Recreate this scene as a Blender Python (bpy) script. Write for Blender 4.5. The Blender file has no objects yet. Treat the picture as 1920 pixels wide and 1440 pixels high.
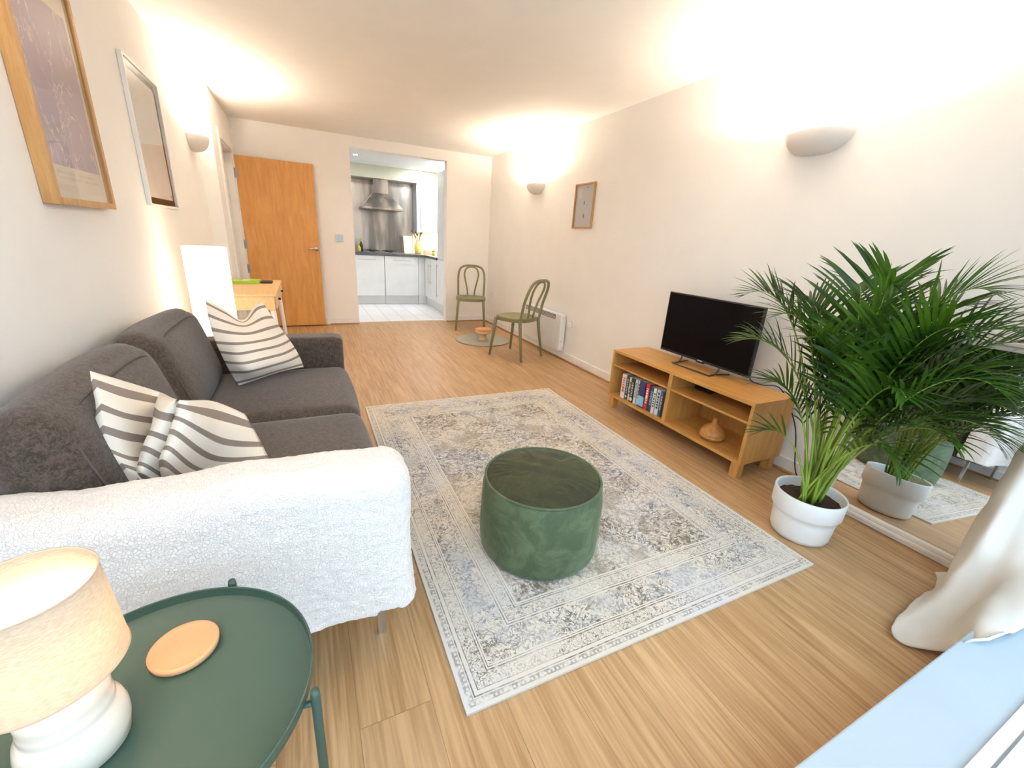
import bpy, bmesh, math, random
from mathutils import Vector, Matrix
random.seed(7)
PI = math.pi
sc = bpy.context.scene
COL = sc.collection
# ------------------------------------------------------------------ camera
cam_d = bpy.data.cameras.new('camera')
cam = bpy.data.objects.new('camera', cam_d); COL.objects.link(cam)
cam_d.sensor_width = 36.0; cam_d.lens = 783.13*36/1920; cam_d.clip_start = 0.02; cam_d.clip_end = 60
_r = Vector((0.90210062, -0.42739914, 0.05953531)); _u = Vector((0.08762289, 0.31651372, 0.94453232)); _f = Vector((0.42253604, 0.84684653, -0.32297716))
M = Matrix((( _r.x, _u.x, -_f.x, 0.7368), (_r.y, _u.y, -_f.y, 0.0054), (_r.z, _u.z, -_f.z, 1.2189), (0, 0, 0, 1)))
cam.matrix_world = M
sc.camera = cam
# ------------------------------------------------------------------ world, daylight, exposure
w = bpy.data.worlds.new('sky'); sc.world = w; w.use_nodes = True
wn = w.node_tree; wn.nodes.clear()
wo = wn.nodes.new('ShaderNodeOutputWorld'); wb = wn.nodes.new('ShaderNodeBackground')
wt = wn.nodes.new('ShaderNodeTexCoord'); ws = wn.nodes.new('ShaderNodeSeparateXYZ'); wr = wn.nodes.new('ShaderNodeValToRGB')
wn.links.new(wt.outputs['Generated'], ws.inputs[0]); wn.links.new(ws.outputs['Z'], wr.inputs['Fac'])
wr.color_ramp.elements[0].position = 0.0; wr.color_ramp.elements[0].color = (0.24, 0.27, 0.30, 1)
wr.color_ramp.elements[1].position = 0.06; wr.color_ramp.elements[1].color = (0.63, 0.81, 1.0, 1)
wn.links.new(wr.outputs[0], wb.inputs['Color']); wb.inputs['Strength'].default_value = 1.15
wn.links.new(wb.outputs[0], wo.inputs['Surface'])
pt = bpy.data.lights.new('window_portal', 'AREA'); pt.shape = 'RECTANGLE'; pt.size = 3.2; pt.size_y = 2.1; pt.cycles.is_portal = True
po = bpy.data.objects.new('window_portal', pt); COL.objects.link(po); po.location = (1.63, -0.09, 1.2); po.rotation_euler = (PI/2, 0, 0)
sc.view_settings.view_transform = 'Standard'; sc.view_settings.look = 'None'
sc.view_settings.gamma = 1; sc.view_settings.use_curve_mapping = False
sc.view_settings.exposure = 1.85
sc.cycles.max_bounces = 10; sc.cycles.diffuse_bounces = 6; sc.cycles.glossy_bounces = 4; sc.cycles.transparent_max_bounces = 12
sc.cycles.sample_clamp_indirect = 6.0
WARM = (1.0, 0.845, 0.685)
# ------------------------------------------------------------------ node helpers
class E:
    """a scalar in a node tree, with arithmetic"""
    def __init__(s, nt, sock): s.nt, s.s = nt, sock
    def op(s, o, a, b=None, c=None):
        n = s.nt.nodes.new('ShaderNodeMath'); n.operation = o
        for i, v in enumerate((a, b, c)):
            if v is None: continue
            if isinstance(v, E): s.nt.links.new(v.s, n.inputs[i])
            else: n.inputs[i].default_value = v
        return E(s.nt, n.outputs[0])
    def __add__(s, o): return s.op('ADD', s, o)
    def __radd__(s, o): return s.op('ADD', o, s)
    def __sub__(s, o): return s.op('SUBTRACT', s, o)
    def __rsub__(s, o): return s.op('SUBTRACT', o, s)
    def __mul__(s, o): return s.op('MULTIPLY', s, o)
    __rmul__ = __mul__
    def __truediv__(s, o): return s.op('DIVIDE', s, o)
    def abs(s): return s.op('ABSOLUTE', s)
    def min(s, o): return s.op('MINIMUM', s, o)
    def max(s, o): return s.op('MAXIMUM', s, o)
    def gt(s, o): return s.op('GREATER_THAN', s, o)
    def lt(s, o): return s.op('LESS_THAN', s, o)
    def frac(s): return s.op('FRACT', s)
    def floor(s): return s.op('FLOOR', s)
    def near(s, v, wd): return s.op('COMPARE', s, v, wd)
    def step(s, a, b):
        n = s.nt.nodes.new('ShaderNodeMapRange'); n.interpolation_type = 'SMOOTHSTEP'
        s.nt.links.new(s.s, n.inputs[0]); n.inputs[1].default_value = a; n.inputs[2].default_value = b
        return E(s.nt, n.outputs[0])
def new_mat(name, color=(.8, .8, .8), rough=.5, metal=0.0, spec=None):
    m = bpy.data.materials.new(name); m.use_nodes = True
    b = m.node_tree.nodes['Principled BSDF']
    b.inputs['Base Color'].default_value = (*color, 1); b.inputs['Roughness'].default_value = rough; b.inputs['Metallic'].default_value = metal
    if spec is not None: b.inputs['Specular IOR Level'].default_value = spec
    m.diffuse_color = (*color, 1)
    return m, m.node_tree, b
def tc(nt, kind='Object', scale=(1, 1, 1), rot=(0, 0, 0)):
    t = nt.nodes.new('ShaderNodeTexCoord'); mp = nt.nodes.new('ShaderNodeMapping')
    mp.inputs['Scale'].default_value = scale; mp.inputs['Rotation'].default_value = rot
    nt.links.new(t.outputs[kind], mp.inputs[0]); return mp.outputs[0]
def xyz(nt, v):
    n = nt.nodes.new('ShaderNodeSeparateXYZ'); nt.links.new(v, n.inputs[0]); return [E(nt, o) for o in n.outputs]
def comb(nt, x, y, z=0.0):
    n = nt.nodes.new('ShaderNodeCombineXYZ')
    for i, v in enumerate((x, y, z)):
        if isinstance(v, E): nt.links.new(v.s, n.inputs[i])
        else: n.inputs[i].default_value = v
    return n.outputs[0]
def noise(nt, vec, scale, detail=3, rough=.55, dist=0.0):
    n = nt.nodes.new('ShaderNodeTexNoise'); n.inputs['Scale'].default_value = scale; n.inputs['Detail'].default_value = detail
    n.inputs['Roughness'].default_value = rough; n.inputs['Distortion'].default_value = dist
    if vec is not None: nt.links.new(vec, n.inputs['Vector'])
    return E(nt, n.outputs[0])
def mixc(nt, f, a, b, mode='MIX'):
    n = nt.nodes.new('ShaderNodeMix'); n.data_type = 'RGBA'; n.blend_type = mode
    if isinstance(f, E): nt.links.new(f.s, n.inputs[0])
    else: n.inputs[0].default_value = f
    for i, v in ((6, a), (7, b)):
        if isinstance(v, tuple): n.inputs[i].default_value = (*v, 1)
        else: nt.links.new(v, n.inputs[i])
    return n.outputs[2]
def bump(nt, b, h, strength=.3, dist=.01):
    n = nt.nodes.new('ShaderNodeBump'); n.inputs['Strength'].default_value = strength; n.inputs['Distance'].default_value = dist
    nt.links.new(h.s, n.inputs['Height']); nt.links.new(n.outputs[0], b.inputs['Normal'])
def plain(name, color, rough=.5, metal=0, bscale=0, bstr=.1, var=0.0, spec=None):
    m, nt, b = new_mat(name, color, rough, metal, spec)
    v = tc(nt)
    n = noise(nt, v, bscale or 60, 3)
    if bscale: bump(nt, b, n, bstr, .004)
    vv = var or .03
    n2 = noise(nt, v, 4, 3)
    c = mixc(nt, n2.step(.3, .7), tuple(x*(1-vv) for x in color), tuple(min(1, x*(1+vv)) for x in color))
    nt.links.new(c, b.inputs['Base Color'])
    return m
def wood(name, dark, light, axis=1, scale=1.0, rough=.45, stretch=14, ring=0.0):
    m, nt, b = new_mat(name, light, rough)
    s = [stretch]*3; s[axis] = 1.0
    v = tc(nt, scale=tuple(a*scale for a in s))
    n = noise(nt, v, 2.6, 5, .6, .6); n2 = noise(nt, v, 16, 3, .5)
    f = (n*.75 + n2*.25).step(.33, .68)
    nt.links.new(mixc(nt, f, dark, light), b.inputs['Base Color'])
    bump(nt, b, n2, .06, .002)
    return m
# ------------------------------------------------------------------ materials
M_WALL = plain('painted wall warm white', (.90, .88, .85), .75, 0, 90, .03, .01)
M_CEIL = plain('painted ceiling white', (.91, .89, .85), .8, 0, 60, .03, .01)
M_KWALL = plain('kitchen wall white', (.86, .87, .86), .6, 0, 60, .02, .01)
M_BULK = plain('kitchen bulkhead pale olive', (.62, .60, .47), .7, 0, 60, .02, .02)
M_TRIM = plain('gloss white trim', (.86, .85, .83), .35)
M_UPVC = plain('white window plastic', (.86, .87, .90), .3)
M_SILL = plain('painted window board', (.44, .52, .58), .45)
M_BEAD = wood('oak bead', (.36, .17, .06), (.55, .29, .11), 1, 1, .4)
M_DOOR = wood('oak veneer door', (.60, .27, .060), (.72, .36, .10), 2, 1.0, .42, 9)
M_TVW = wood('oak effect cabinet', (.52, .25, .06), (.66, .36, .10), 1, 1.3, .4, 10)
M_TVL = wood('oak effect upright grain', (.52, .25, .06), (.63, .35, .10), 2, 1.3, .4, 10)
M_DESK = wood('pale bamboo', (.72, .47, .22), (.80, .56, .29), 1, 1.5, .4, 12)
M_FRAMEW = wood('light oak frame', (.46, .24, .08), (.58, .34, .13), 2, 2, .4, 12)
M_VASE = wood('turned light wood', (.46, .19, .045), (.64, .31, .09), 2, 3, .35, 6)
M_TURN = wood('pale turned pine', (.70, .42, .20), (.80, .54, .30), 2, 3, .4, 6)
M_CHROME = plain('brushed chrome', (.62, .62, .62), .22, 1)
M_STEEL_D = plain('dark bracket steel', (.34, .34, .33), .35, 1)
M_BLACK = plain('black plastic', (.012, .012, .013), .35)
M_WPLAST = plain('white plastic', (.82, .81, .78), .35)
M_GREYPL = plain('grey socket metal', (.45, .47, .50), .3, .6)
M_GREEN = plain('dark green powder coated steel', (.047, .088, .064), .42, 0, 300, .02, .03)
M_CERAM = plain('glazed cream ceramic', (.84, .74, .62), .12)
M_TERRA = plain('terracotta clay', (.70, .34, .17), .8, 0, 160, .15, .1)
M_CHAIR = plain('olive green moulded plastic', (.235, .22, .105), .45, 0, 0, .1, .04)
M_DISC = plain('taupe grey painted metal disc', (.36, .35, .29), .4)
M_POT = plain('matt white pot', (.82, .82, .80), .45)
M_SOIL = plain('dark potting soil', (.05, .025, .012), .95, 0, 120, 1.0, .4)
M_SCONCE = plain('white plaster bowl', (.80, .77, .74), .7)
M_CAB = plain('gloss white cabinet', (.85, .86, .85), .18)
M_WORKTOP = plain('dark grey laminate worktop', (.12, .12, .125), .3, 0, 200, .03, .3)
M_SOFA, nt, b = new_mat('charcoal brown sofa weave', (.07, .055, .05), .95)
v = tc(nt); n = noise(nt, v, 420, 2); n3 = noise(nt, v, 75, 4, .7, 1.2)
nt.links.new(mixc(nt, (n*.35+n3*.65).step(.38, .64), (.036, .025, .018), (.112, .080, .060)), b.inputs['Base Color'])
bump(nt, b, n*.5+n3*.5, .5, .004); b.inputs['Sheen Weight'].default_value = .25; b.inputs['Sheen Roughness'].default_value = .5
M_PIPE = plain('sofa seam thread', (.10, .078, .066), .9)
# boucle throw
M_THROW, nt, b = new_mat('white boucle fleece', (.84, .81, .79), .95)
v = tc(nt)
vo = nt.nodes.new('ShaderNodeTexVoronoi'); vo.feature = 'DISTANCE_TO_EDGE'; vo.inputs['Scale'].default_value = 150
dn = nt.nodes.new('ShaderNodeTexNoise'); dn.inputs['Scale'].default_value = 30; nt.links.new(v, dn.inputs['Vector'])
vm = nt.nodes.new('ShaderNodeVectorMath'); vm.operation = 'SCALE'; vm.inputs['Scale'].default_value = .03; nt.links.new(dn.outputs['Color'], vm.inputs[0])
va = nt.nodes.new('ShaderNodeVectorMath'); nt.links.new(v, va.inputs[0]); nt.links.new(vm.outputs[0], va.inputs[1]); nt.links.new(va.outputs[0], vo.inputs['Vector'])
ed = E(nt, vo.outputs['Distance']).step(0, .12)
nt.links.new(mixc(nt, ed, (.80, .73, .68), (.88, .82, .77)), b.inputs['Base Color'])
bump(nt, b, ed*.7 + noise(nt, v, 60, 3)*.5, .55, .006)
# velvet pouf
def velvet(name, dark, light):
    m, nt, b = new_mat(name, dark, .7)
    v = tc(nt); n = noise(nt, v, 9, 5, .65, 1.6); n2 = noise(nt, v, 3, 2)
    f = (n*.7+n2*.3).step(.38, .66)
    nt.links.new(mixc(nt, f, dark, light), b.inputs['Base Color'])
    bump(nt, b, n, .35, .02)
    b.inputs['Sheen Weight'].default_value = .25; b.inputs['Sheen Roughness'].default_value = .35
    b.inputs['Sheen Tint'].default_value = (.6, .7, .5, 1)
    return m
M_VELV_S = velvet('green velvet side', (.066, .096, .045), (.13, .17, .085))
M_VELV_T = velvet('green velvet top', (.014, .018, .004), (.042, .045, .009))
# floor planks
M_FLOOR, nt, b = new_mat('oak plank laminate', (.5, .3, .15), .42)
x, y, z = xyz(nt, tc(nt))
br = nt.nodes.new('ShaderNodeTexBrick'); br.inputs['Scale'].default_value = 1; br.inputs['Brick Width'].default_value = 1.28
br.inputs['Row Height'].default_value = .19; br.inputs['Mortar Size'].default_value = .0012; br.inputs['Bias'].default_value = 0; br.offset = .37
br.inputs['Color1'].default_value = (0, 0, 0, 1); br.inputs['Color2'].default_value = (1, 1, 1, 1); br.inputs['Mortar'].default_value = (.5, .5, .5, 1)
nt.links.new(comb(nt, y, x), br.inputs['Vector'])
cid = E(nt, br.outputs['Color']); mort = E(nt, br.outputs['Fac'])
gv = comb(nt, x*16, y*.9 + cid*7, cid*11)
g = noise(nt, gv, 1.6, 6, .62, 1.1); g2 = noise(nt, comb(nt, x*55, y*1.6, cid*5), 2.0, 4, .6)
f = (g*.5+g2*.5).step(.34, .66)
c = mixc(nt, f, (.34, .185, .070), (.585, .375, .19))
c = mixc(nt, (cid*.30), c, (.50, .32, .17))
kn = noise(nt, comb(nt, x*7, y*1.6), 2.1, 2).step(.70, .78)
c = mixc(nt, kn*.5, c, (.20, .10, .04))
c = mixc(nt, mort*.55, c, (.16, .09, .04))
nt.links.new(c, b.inputs['Base Color']); bump(nt, b, g2*.3 - mort, .12, .002)
# kitchen floor
M_KFLOOR, nt, b = new_mat('white kitchen floor tiles', (.8, .8, .82), .35)
x, y, z = xyz(nt, tc(nt))
br = nt.nodes.new('ShaderNodeTexBrick'); br.inputs['Scale'].default_value = 1; br.inputs['Brick Width'].default_value = .9
br.inputs['Row Height'].default_value = .225; br.inputs['Mortar Size'].default_value = .004; br.offset = .5
br.inputs['Color1'].default_value = (.80, .80, .82, 1); br.inputs['Color2'].default_value = (.84, .84, .86, 1); br.inputs['Mortar'].default_value = (.45, .46, .5, 1)
nt.links.new(comb(nt, y, x), br.inputs['Vector']); nt.links.new(br.outputs['Color'], b.inputs['Base Color'])
# brushed steel
M_STEEL, nt, b = new_mat('brushed stainless steel', (.56, .54, .51), .30, 1)
v = tc(nt, scale=(60, 60, 1.2)); n = noise(nt, v, 3, 3); v2 = tc(nt, scale=(2.2, 2.2, .35)); n2 = noise(nt, v2, 2, 3)
nt.links.new(mixc(nt, n2.step(.35, .65), (.24, .22, .20), (.60, .53, .46)), b.inputs['Base Color']); bump(nt, b, n, .08, .001)
# rug
M_RUG, nt, b = new_mat('distressed persian style rug', (.7, .68, .65), .95)
x, y, z = xyz(nt, tc(nt))
ax, ay = x.abs(), y.abs()
d = (0.77 - ax).min(1.138 - ay)
def band(a, bb): return d.gt(a)*d.lt(bb)
sym = comb(nt, ax, ay)
s1 = noise(nt, sym, 16, 2, .5, 2.2); s2 = noise(nt, sym, 34, 2, .5, 1.5); s3 = noise(nt, comb(nt, x, y), 26, 3, .5, 2.0); s4 = noise(nt, sym, 8, 2, .5, 1.6)
sq1 = (s1-.5).abs().lt(.030); sq2 = (s2-.5).abs().lt(.036); sq3 = (s3-.5).abs().lt(.030); sq4 = (s4-.5).abs().lt(.024)
lines = d.near(.035, .002).max(d.near(.050, .0015)).max(d.near(.094, .002)).max(d.near(.102, .0015)).max(d.near(.215, .0025)).max(d.near(.225, .0015)).max(d.near(.268, .0025)).max(d.near(.276, .0015))
# small repeating dots inside the guard bands
along = (ax*ax.lt(.5)*0 + x + y)
dots = ((x*22).frac() - .5).abs().lt(.17)*((y*22).frac() - .5).abs().lt(.17)
s5 = noise(nt, sym, 48, 1, .5, 2.5); guard = (band(.052, .092)+band(.228, .264))*((s5-.5).abs().lt(.05))*.9
mainb = band(.108, .208)
fieldm = d.gt(.285)
dist1 = noise(nt, comb(nt, x, y), 3.2, 4, .6).step(.36, .62); dist2 = noise(nt, comb(nt, x, y), 46, 3, .6).step(.34, .60)
pat = (mainb*(sq1.max(sq2)) + fieldm*(sq1.max(sq3).max(sq4)) + guard + lines*1.0).min(1.0)
wear = (dist1*.6+.4)*(dist2*.65+.35)
pat = pat*wear
edge = d.lt(.030)*d.gt(.012)*(((x*70).frac().lt(.5))+((y*70).frac().lt(.5))).min(1.0)*dist2
tone = noise(nt, comb(nt, x, y), 2.3, 3, .6).step(.40, .62)
base = mixc(nt, noise(nt, comb(nt, x, y), 1.7, 3, .6, .5).step(.42, .62), (.70, .64, .55), (.67, .65, .63))
base = mixc(nt, fieldm*noise(nt, sym, 7, 4, .7, 1).step(.46, .60)*.65, base, (.38, .30, .21))
base = mixc(nt, mainb*noise(nt, sym, 9, 3, .7).step(.45, .6)*.5, base, (.42, .45, .49))
base = mixc(nt, noise(nt, comb(nt, x, y), 300, 2).step(.3, .7)*.12, base, (.4, .38, .36))
ink = mixc(nt, tone, (.19, .15, .11), (.19, .20, .24))
c = mixc(nt, (pat*1.15).min(1.0), base, ink); c = mixc(nt, edge*.85, c, (.30, .28, .26))
nt.links.new(c, b.inputs['Base Color']); bump(nt, b, noise(nt, comb(nt, x, y), 500, 2) - pat*.3, .25, .002)
# striped linen for the pillows, stripes follow the cloth's own uv
def striped(name, n_str, duty, warp):
    m, nt, b = new_mat(name, (.8, .76, .68), .9)
    t = nt.nodes.new('ShaderNodeUVMap'); u, v, _ = xyz(nt, t.outputs[0])
    f = (v*n_str - .4).frac()
    st = f.lt(duty)
    gr = noise(nt, tc(nt), 500, 2)
    c = mixc(nt, st, (.85, .775, .67), (.25, .195, .16))
    c = mixc(nt, gr*.15, c, (.5, .45, .4))
    nt.links.new(c, b.inputs['Base Color']); bump(nt, b, gr, .2, .002)
    return m
M_STR_F = striped('striped linen far', 8.0, .27, 0); M_STR_N = striped('striped linen near', 5.6, .33, 0)
# curtain cloth (thin, lets some light through)
def cloth(name, col, trans):
    m, nt, b = new_mat(name, col, .85)
    out = nt.nodes['Material Output']; tr = nt.nodes.new('ShaderNodeBsdfTranslucent'); tr.inputs['Color'].default_value = (*col, 1)
    mx = nt.nodes.new('ShaderNodeMixShader'); mx.inputs[0].default_value = trans
    nt.links.new(b.outputs[0], mx.inputs[1]); nt.links.new(tr.outputs[0], mx.inputs[2]); nt.links.new(mx.outputs[0], out.inputs['Surface'])
    n = noise(nt, tc(nt), 350, 2); bump(nt, b, n, .15, .002)
    return m
M_CURT = cloth('cream curtain lining', (.82, .76, .68), .18)
M_SHADE = cloth('natural linen lampshade', (.80, .64, .46), .28)
nt = M_SHADE.node_tree; b = nt.nodes['Principled BSDF']
n = noise(nt, tc(nt, scale=(1, 1, 7)), 130, 4); nt.links.new(mixc(nt, n.step(.35, .65), (.66, .50, .34), (.84, .70, .52)), b.inputs['Base Color'])
# paper floor lamp: gives off light
M_PAPER, nt, b = new_mat('glowing white rice paper', (.9, .87, .8), .8)
n = noise(nt, tc(nt, scale=(1, 1, 14)), 7, 3); b.inputs['Emission Strength'].default_value = .72
nt.links.new(mixc(nt, n.step(.3, .7), (1.0, .80, .58), (1.0, .86, .66)), b.inputs['Emission Color'])
def emit(name, col, s):
    m, nt, b = new_mat(name, (.9, .9, .9), .5)
    b.inputs['Emission Color'].default_value = (*col, 1); b.inputs['Emission Strength'].default_value = s
    return m
M_SPOT = emit('spotlight lens', (.95, .97, 1.0), 30)
M_STRIPL = emit('under cabinet light', (1.0, .82, .55), 2)
# glass
def glass(name, tint=(1, 1, 1), refl=.08):
    m = bpy.data.materials.new(name); m.use_nodes = True; nt = m.node_tree; nt.nodes.clear()
    o = nt.nodes.new('ShaderNodeOutputMaterial'); t = nt.nodes.new('ShaderNodeBsdfTransparent'); g = nt.nodes.new('ShaderNodeBsdfGlossy')
    g.inputs['Roughness'].default_value = .02; t.inputs['Color'].default_value = (*tint, 1)
    fr = nt.nodes.new('ShaderNodeLayerWeight'); fr.inputs[0].default_value = .5; fac = E(nt, fr.outputs['Facing'])
    fac = fac*fac*fac*fac*fac*.5 + .03
    mx = nt.nodes.new('ShaderNodeMixShader'); nt.links.new(fac.s, mx.inputs[0]); nt.links.new(t.outputs[0], mx.inputs[1]); nt.links.new(g.outputs[0], mx.inputs[2])
    nt.links.new(mx.outputs[0], o.inputs['Surface']); return m
M_GLASS = glass('window glass', (.96, .98, .98)); M_PGLASS = glass('picture glass')
M_MIRROR, nt, b = new_mat('mirror silvering', (.88, .90, .90), .01, 1)
M_SCREEN, nt, b = new_mat('black tv screen', (.003, .003, .004), .16, 0, .12)
M_LEAF, nt, b = new_mat('palm leaf green', (.05, .14, .02), .35)
out = nt.nodes['Material Output']; tr = nt.nodes.new('ShaderNodeBsdfTranslucent'); mx = nt.nodes.new('ShaderNodeMixShader'); mx.inputs[0].default_value = .22
n = noise(nt, tc(nt), 7, 3)
cc = mixc(nt, n.step(.35, .65), (.007, .028, .003), (.050, .125, .008)); nt.links.new(cc, b.inputs['Base Color'])
nt.links.new(mixc(nt, .0, (.13, .30, .02), (.1, .3, .02)), tr.inputs['Color'])
nt.links.new(b.outputs[0], mx.inputs[1]); nt.links.new(tr.outputs[0], mx.inputs[2]); nt.links.new(mx.outputs[0], out.inputs['Surface'])
M_STALK = plain('palm stalk yellow green', (.25, .36, .045), .4, 0, 0, .1, .25)
# ------------------------------------------------------------------ mesh helpers
def link(name, me, mat, parent=None, loc=None, smooth=False):
    o = bpy.data.objects.new(name, me); COL.objects.link(o)
    if mat: me.materials.append(mat)
    if parent: o.parent = parent
    if loc: o.location = loc
    if smooth:
        for p in me.polygons: p.use_smooth = True
    return o
def fin(name, bm, mat, parent=None, loc=None, smooth=False, bevel=0, seg=2, auto=None):
    bmesh.ops.recalc_face_normals(bm, faces=bm.faces)
    me = bpy.data.meshes.new(name); bm.to_mesh(me); bm.free()
    o = link(name, me, mat, parent, loc, smooth)
    if bevel:
        md = o.modifiers.new('bevel', 'BEVEL'); md.width = bevel; md.segments = seg; md.limit_method = 'ANGLE'; md.angle_limit = .6
    return o
def tag(o, label=None, cat=None, group=None, kind=None):
    if label: o['label'] = label
    if cat: o['category'] = cat
    if group: o['group'] = group
    if kind: o['kind'] = kind
    return o
def thing(name, label, cat, loc=(0, 0, 0), rz=0, group=None):
    o = bpy.data.objects.new(name, None); COL.objects.link(o); o.location = loc; o.rotation_euler = (0, 0, rz); o.empty_display_size = .05
    return tag(o, label, cat, group)
def bx(bm, a, b_, mt=None):
    """axis aligned box between corners a and b_"""
    vs = [bm.verts.new((x_, y_, z_)) for z_ in (a[2], b_[2]) for y_ in (a[1], b_[1]) for x_ in (a[0], b_[0])]
    if mt:
        for v_ in vs: v_.co = mt @ v_.co
    for f_ in ((0, 2, 3, 1), (4, 5, 7, 6), (0, 1, 5, 4), (2, 6, 7, 3), (0, 4, 6, 2), (1, 3, 7, 5)): bm.faces.new([vs[i] for i in f_])
    return vs
def box(name, a, b_, mat, parent=None, bevel=0, loc=None, seg=2):
    bm = bmesh.new(); bx(bm, a, b_); return fin(name, bm, mat, parent, loc, False, bevel, seg)
def tube(bm, pts, r, n=10, closed=False, cap=True):
    pts = [Vector(p_) for p_ in pts]; rings = []; N = len(pts); up = Vector((0, 0, 1)); prev = None
    for i, p_ in enumerate(pts):
        if closed: t = pts[(i+1) % N] - pts[i-1]
        else: t = pts[min(i+1, N-1)] - pts[max(i-1, 0)]
        t.normalize()
        if prev is None:
            a = t.orthogonal().normalized()
        else:
            a = (prev - t*prev.dot(t)).normalized()
        prev = a; c_ = t.cross(a)
        rr = r[i] if isinstance(r, (list, tuple)) else r
        rx_, ry_ = rr if isinstance(rr, tuple) else (rr, rr)
        rings.append([bm.verts.new(p_ + a*rx_*math.cos(2*PI*k/n) + c_*ry_*math.sin(2*PI*k/n)) for k in range(n)])
    for i in range(N if closed else N-1):
        A, B = rings[i], rings[(i+1) % N]
        for k in range(n): bm.faces.new((A[k], A[(k+1) % n], B[(k+1) % n], B[k]))
    if cap and not closed:
        bm.faces.new(rings[0][::-1]); bm.faces.new(rings[-1])
def lathe(bm, prof, n=48, c=(0, 0, 0), cap0=True, cap1=True, a0=0, a1=2*PI):
    full = abs(a1-a0-2*PI) < 1e-6; m_ = n if full else n+1
    rings = []
    for (r_, z_) in prof:
        rings.append([bm.verts.new((c[0]+r_*math.cos(a0+(a1-a0)*k/n), c[1]+r_*math.sin(a0+(a1-a0)*k/n), c[2]+z_)) for k in range(m_)])
    for A, B in zip(rings, rings[1:]):
        for k in range(m_ if full else n): bm.faces.new((A[k], A[(k+1) % m_], B[(k+1) % m_], B[k]))
    if cap0: bm.faces.new(rings[0][::-1])
    if cap1: bm.faces.new(rings[-1])
def cat(p0, p1, p2, p3, t):
    return tuple(.5*((2*b_) + (c_-a)*t + (2*a-5*b_+4*c_-d_)*t*t + (3*b_-a-3*c_+d_)*t**3) for a, b_, c_, d_ in zip(p0, p1, p2, p3))
def spline(P, n):
    out = []
    for i in range(len(P)-1):
        p0 = P[max(i-1, 0)]; p3 = P[min(i+2, len(P)-1)]
        for k in range(n): out.append(cat(p0, P[i], P[i+1], p3, k/n))
    out.append(tuple(P[-1])); return out
def net(G, n):
    rows = [spline(r_, n) for r_ in G]
    cols = [spline([rows[i][j] for i in range(len(rows))], n) for j in range(len(rows[0]))]
    return [[Vector(cols[j][i]) for j in range(len(cols))] for i in range(len(cols[0]))]
def soft(name, size, mat, parent=None, loc=(0, 0, 0), r=.05, puff=(0, 0, 0), n=14, rot=None, seed=0, wob=.004):
    """upholstered block: rounded box whose faces swell"""
    sx, sy, sz = [s/2 for s in size]; bm = bmesh.new()
    bmesh.ops.create_cube(bm, size=2); bmesh.ops.subdivide_edges(bm, edges=bm.edges, cuts=n, use_grid_fill=True)
    rnd = random.Random(seed); ph = [rnd.uniform(0, 6) for _ in range(6)]
    for v_ in bm.verts:
        u = v_.co.copy()
        h = Vector((sx, sy, sz)); inner = Vector((max(s-r, 0) for s in h))
        # remap so corners get more vertices
        q = Vector((math.copysign(abs(c_)**.8, c_) for c_ in u)); pnt = Vector((q[i]*h[i] for i in range(3)))
        cl = Vector((max(-inner[i], min(inner[i], pnt[i])) for i in range(3))); dl = pnt - cl
        if dl.length > 1e-9:
            mx_ = max(abs(dl[0]), abs(dl[1]), abs(dl[2])); pnt = cl + dl.normalized()*min(mx_, r) if mx_ > 0 else pnt
        a = [1-q[i]*q[i] for i in range(3)]
        pnt.x += puff[0]*q.x*max(a[1], 0)**.7*max(a[2], 0)**.7
        pnt.y += puff[1]*q.y*max(a[0], 0)**.7*max(a[2], 0)**.7
        pnt.z += puff[2]*q.z*max(a[0], 0)**.7*max(a[1], 0)**.7
        pnt += Vector((math.sin(9*pnt.y+7*pnt.z+ph[0]), math.sin(8*pnt.x+11*pnt.z+ph[1]), math.sin(7*pnt.y+9*pnt.x+ph[2])))*wob
        v_.co = pnt
    if rot: bmesh.ops.rotate(bm, verts=bm.verts, matrix=rot)
    return fin(name, bm, mat, parent, loc, True)
def struct(o): o['kind'] = 'structure'; return o
def area(name, loc, rot, size, energy, color, parent=None, sy=None):
    l = bpy.data.lights.new(name, 'AREA'); l.energy = energy; l.color = color; l.size = size
    if sy: l.shape = 'RECTANGLE'; l.size_y = sy
    o = bpy.data.objects.new(name, l); COL.objects.link(o); o.location = loc; o.rotation_euler = rot
    if parent: o.parent = parent
    return o
def point(name, loc, energy, color, r=.03, parent=None):
    l = bpy.data.lights.new(name, 'POINT'); l.energy = energy; l.color = color; l.shadow_soft_size = r
    o = bpy.data.objects.new(name, l); COL.objects.link(o); o.location = loc
    if parent: o.parent = parent
    return o
# ================================================================== the room
W, D, H = 3.265, 6.155, 2.325
XL = .11; KO0, KO1, KOH = 1.357, 2.606, 2.198
KX0, KX1, KD, KH = 0.55, 3.33, 8.53, 2.30; YT = D+.12
struct(box('floor', (-1.3, -.02, -.05), (W+.1, YT, 0), M_FLOOR))
struct(box('floor', (KX0-.1, YT, -.05), (KX1+.1, KD+.1, -.004), M_KFLOOR))
struct(box('trim_1', (KO0, D+.085, -.004), (KO1, YT+.01, .006), M_TRIM))
struct(box('ceiling', (-1.3, .0, H), (W+.1, YT, H+.08), M_CEIL))
struct(box('ceiling', (KX0-.1, YT, KH), (KX1+.1, KD+.1, KH+.08), M_KWALL))
struct(box('wall_right', (W, -.15, 0), (W+.1, YT, H), M_WALL))
struct(box('wall_left', (-.1, .0, 0), (0, 4.85, H), M_WALL))
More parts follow.
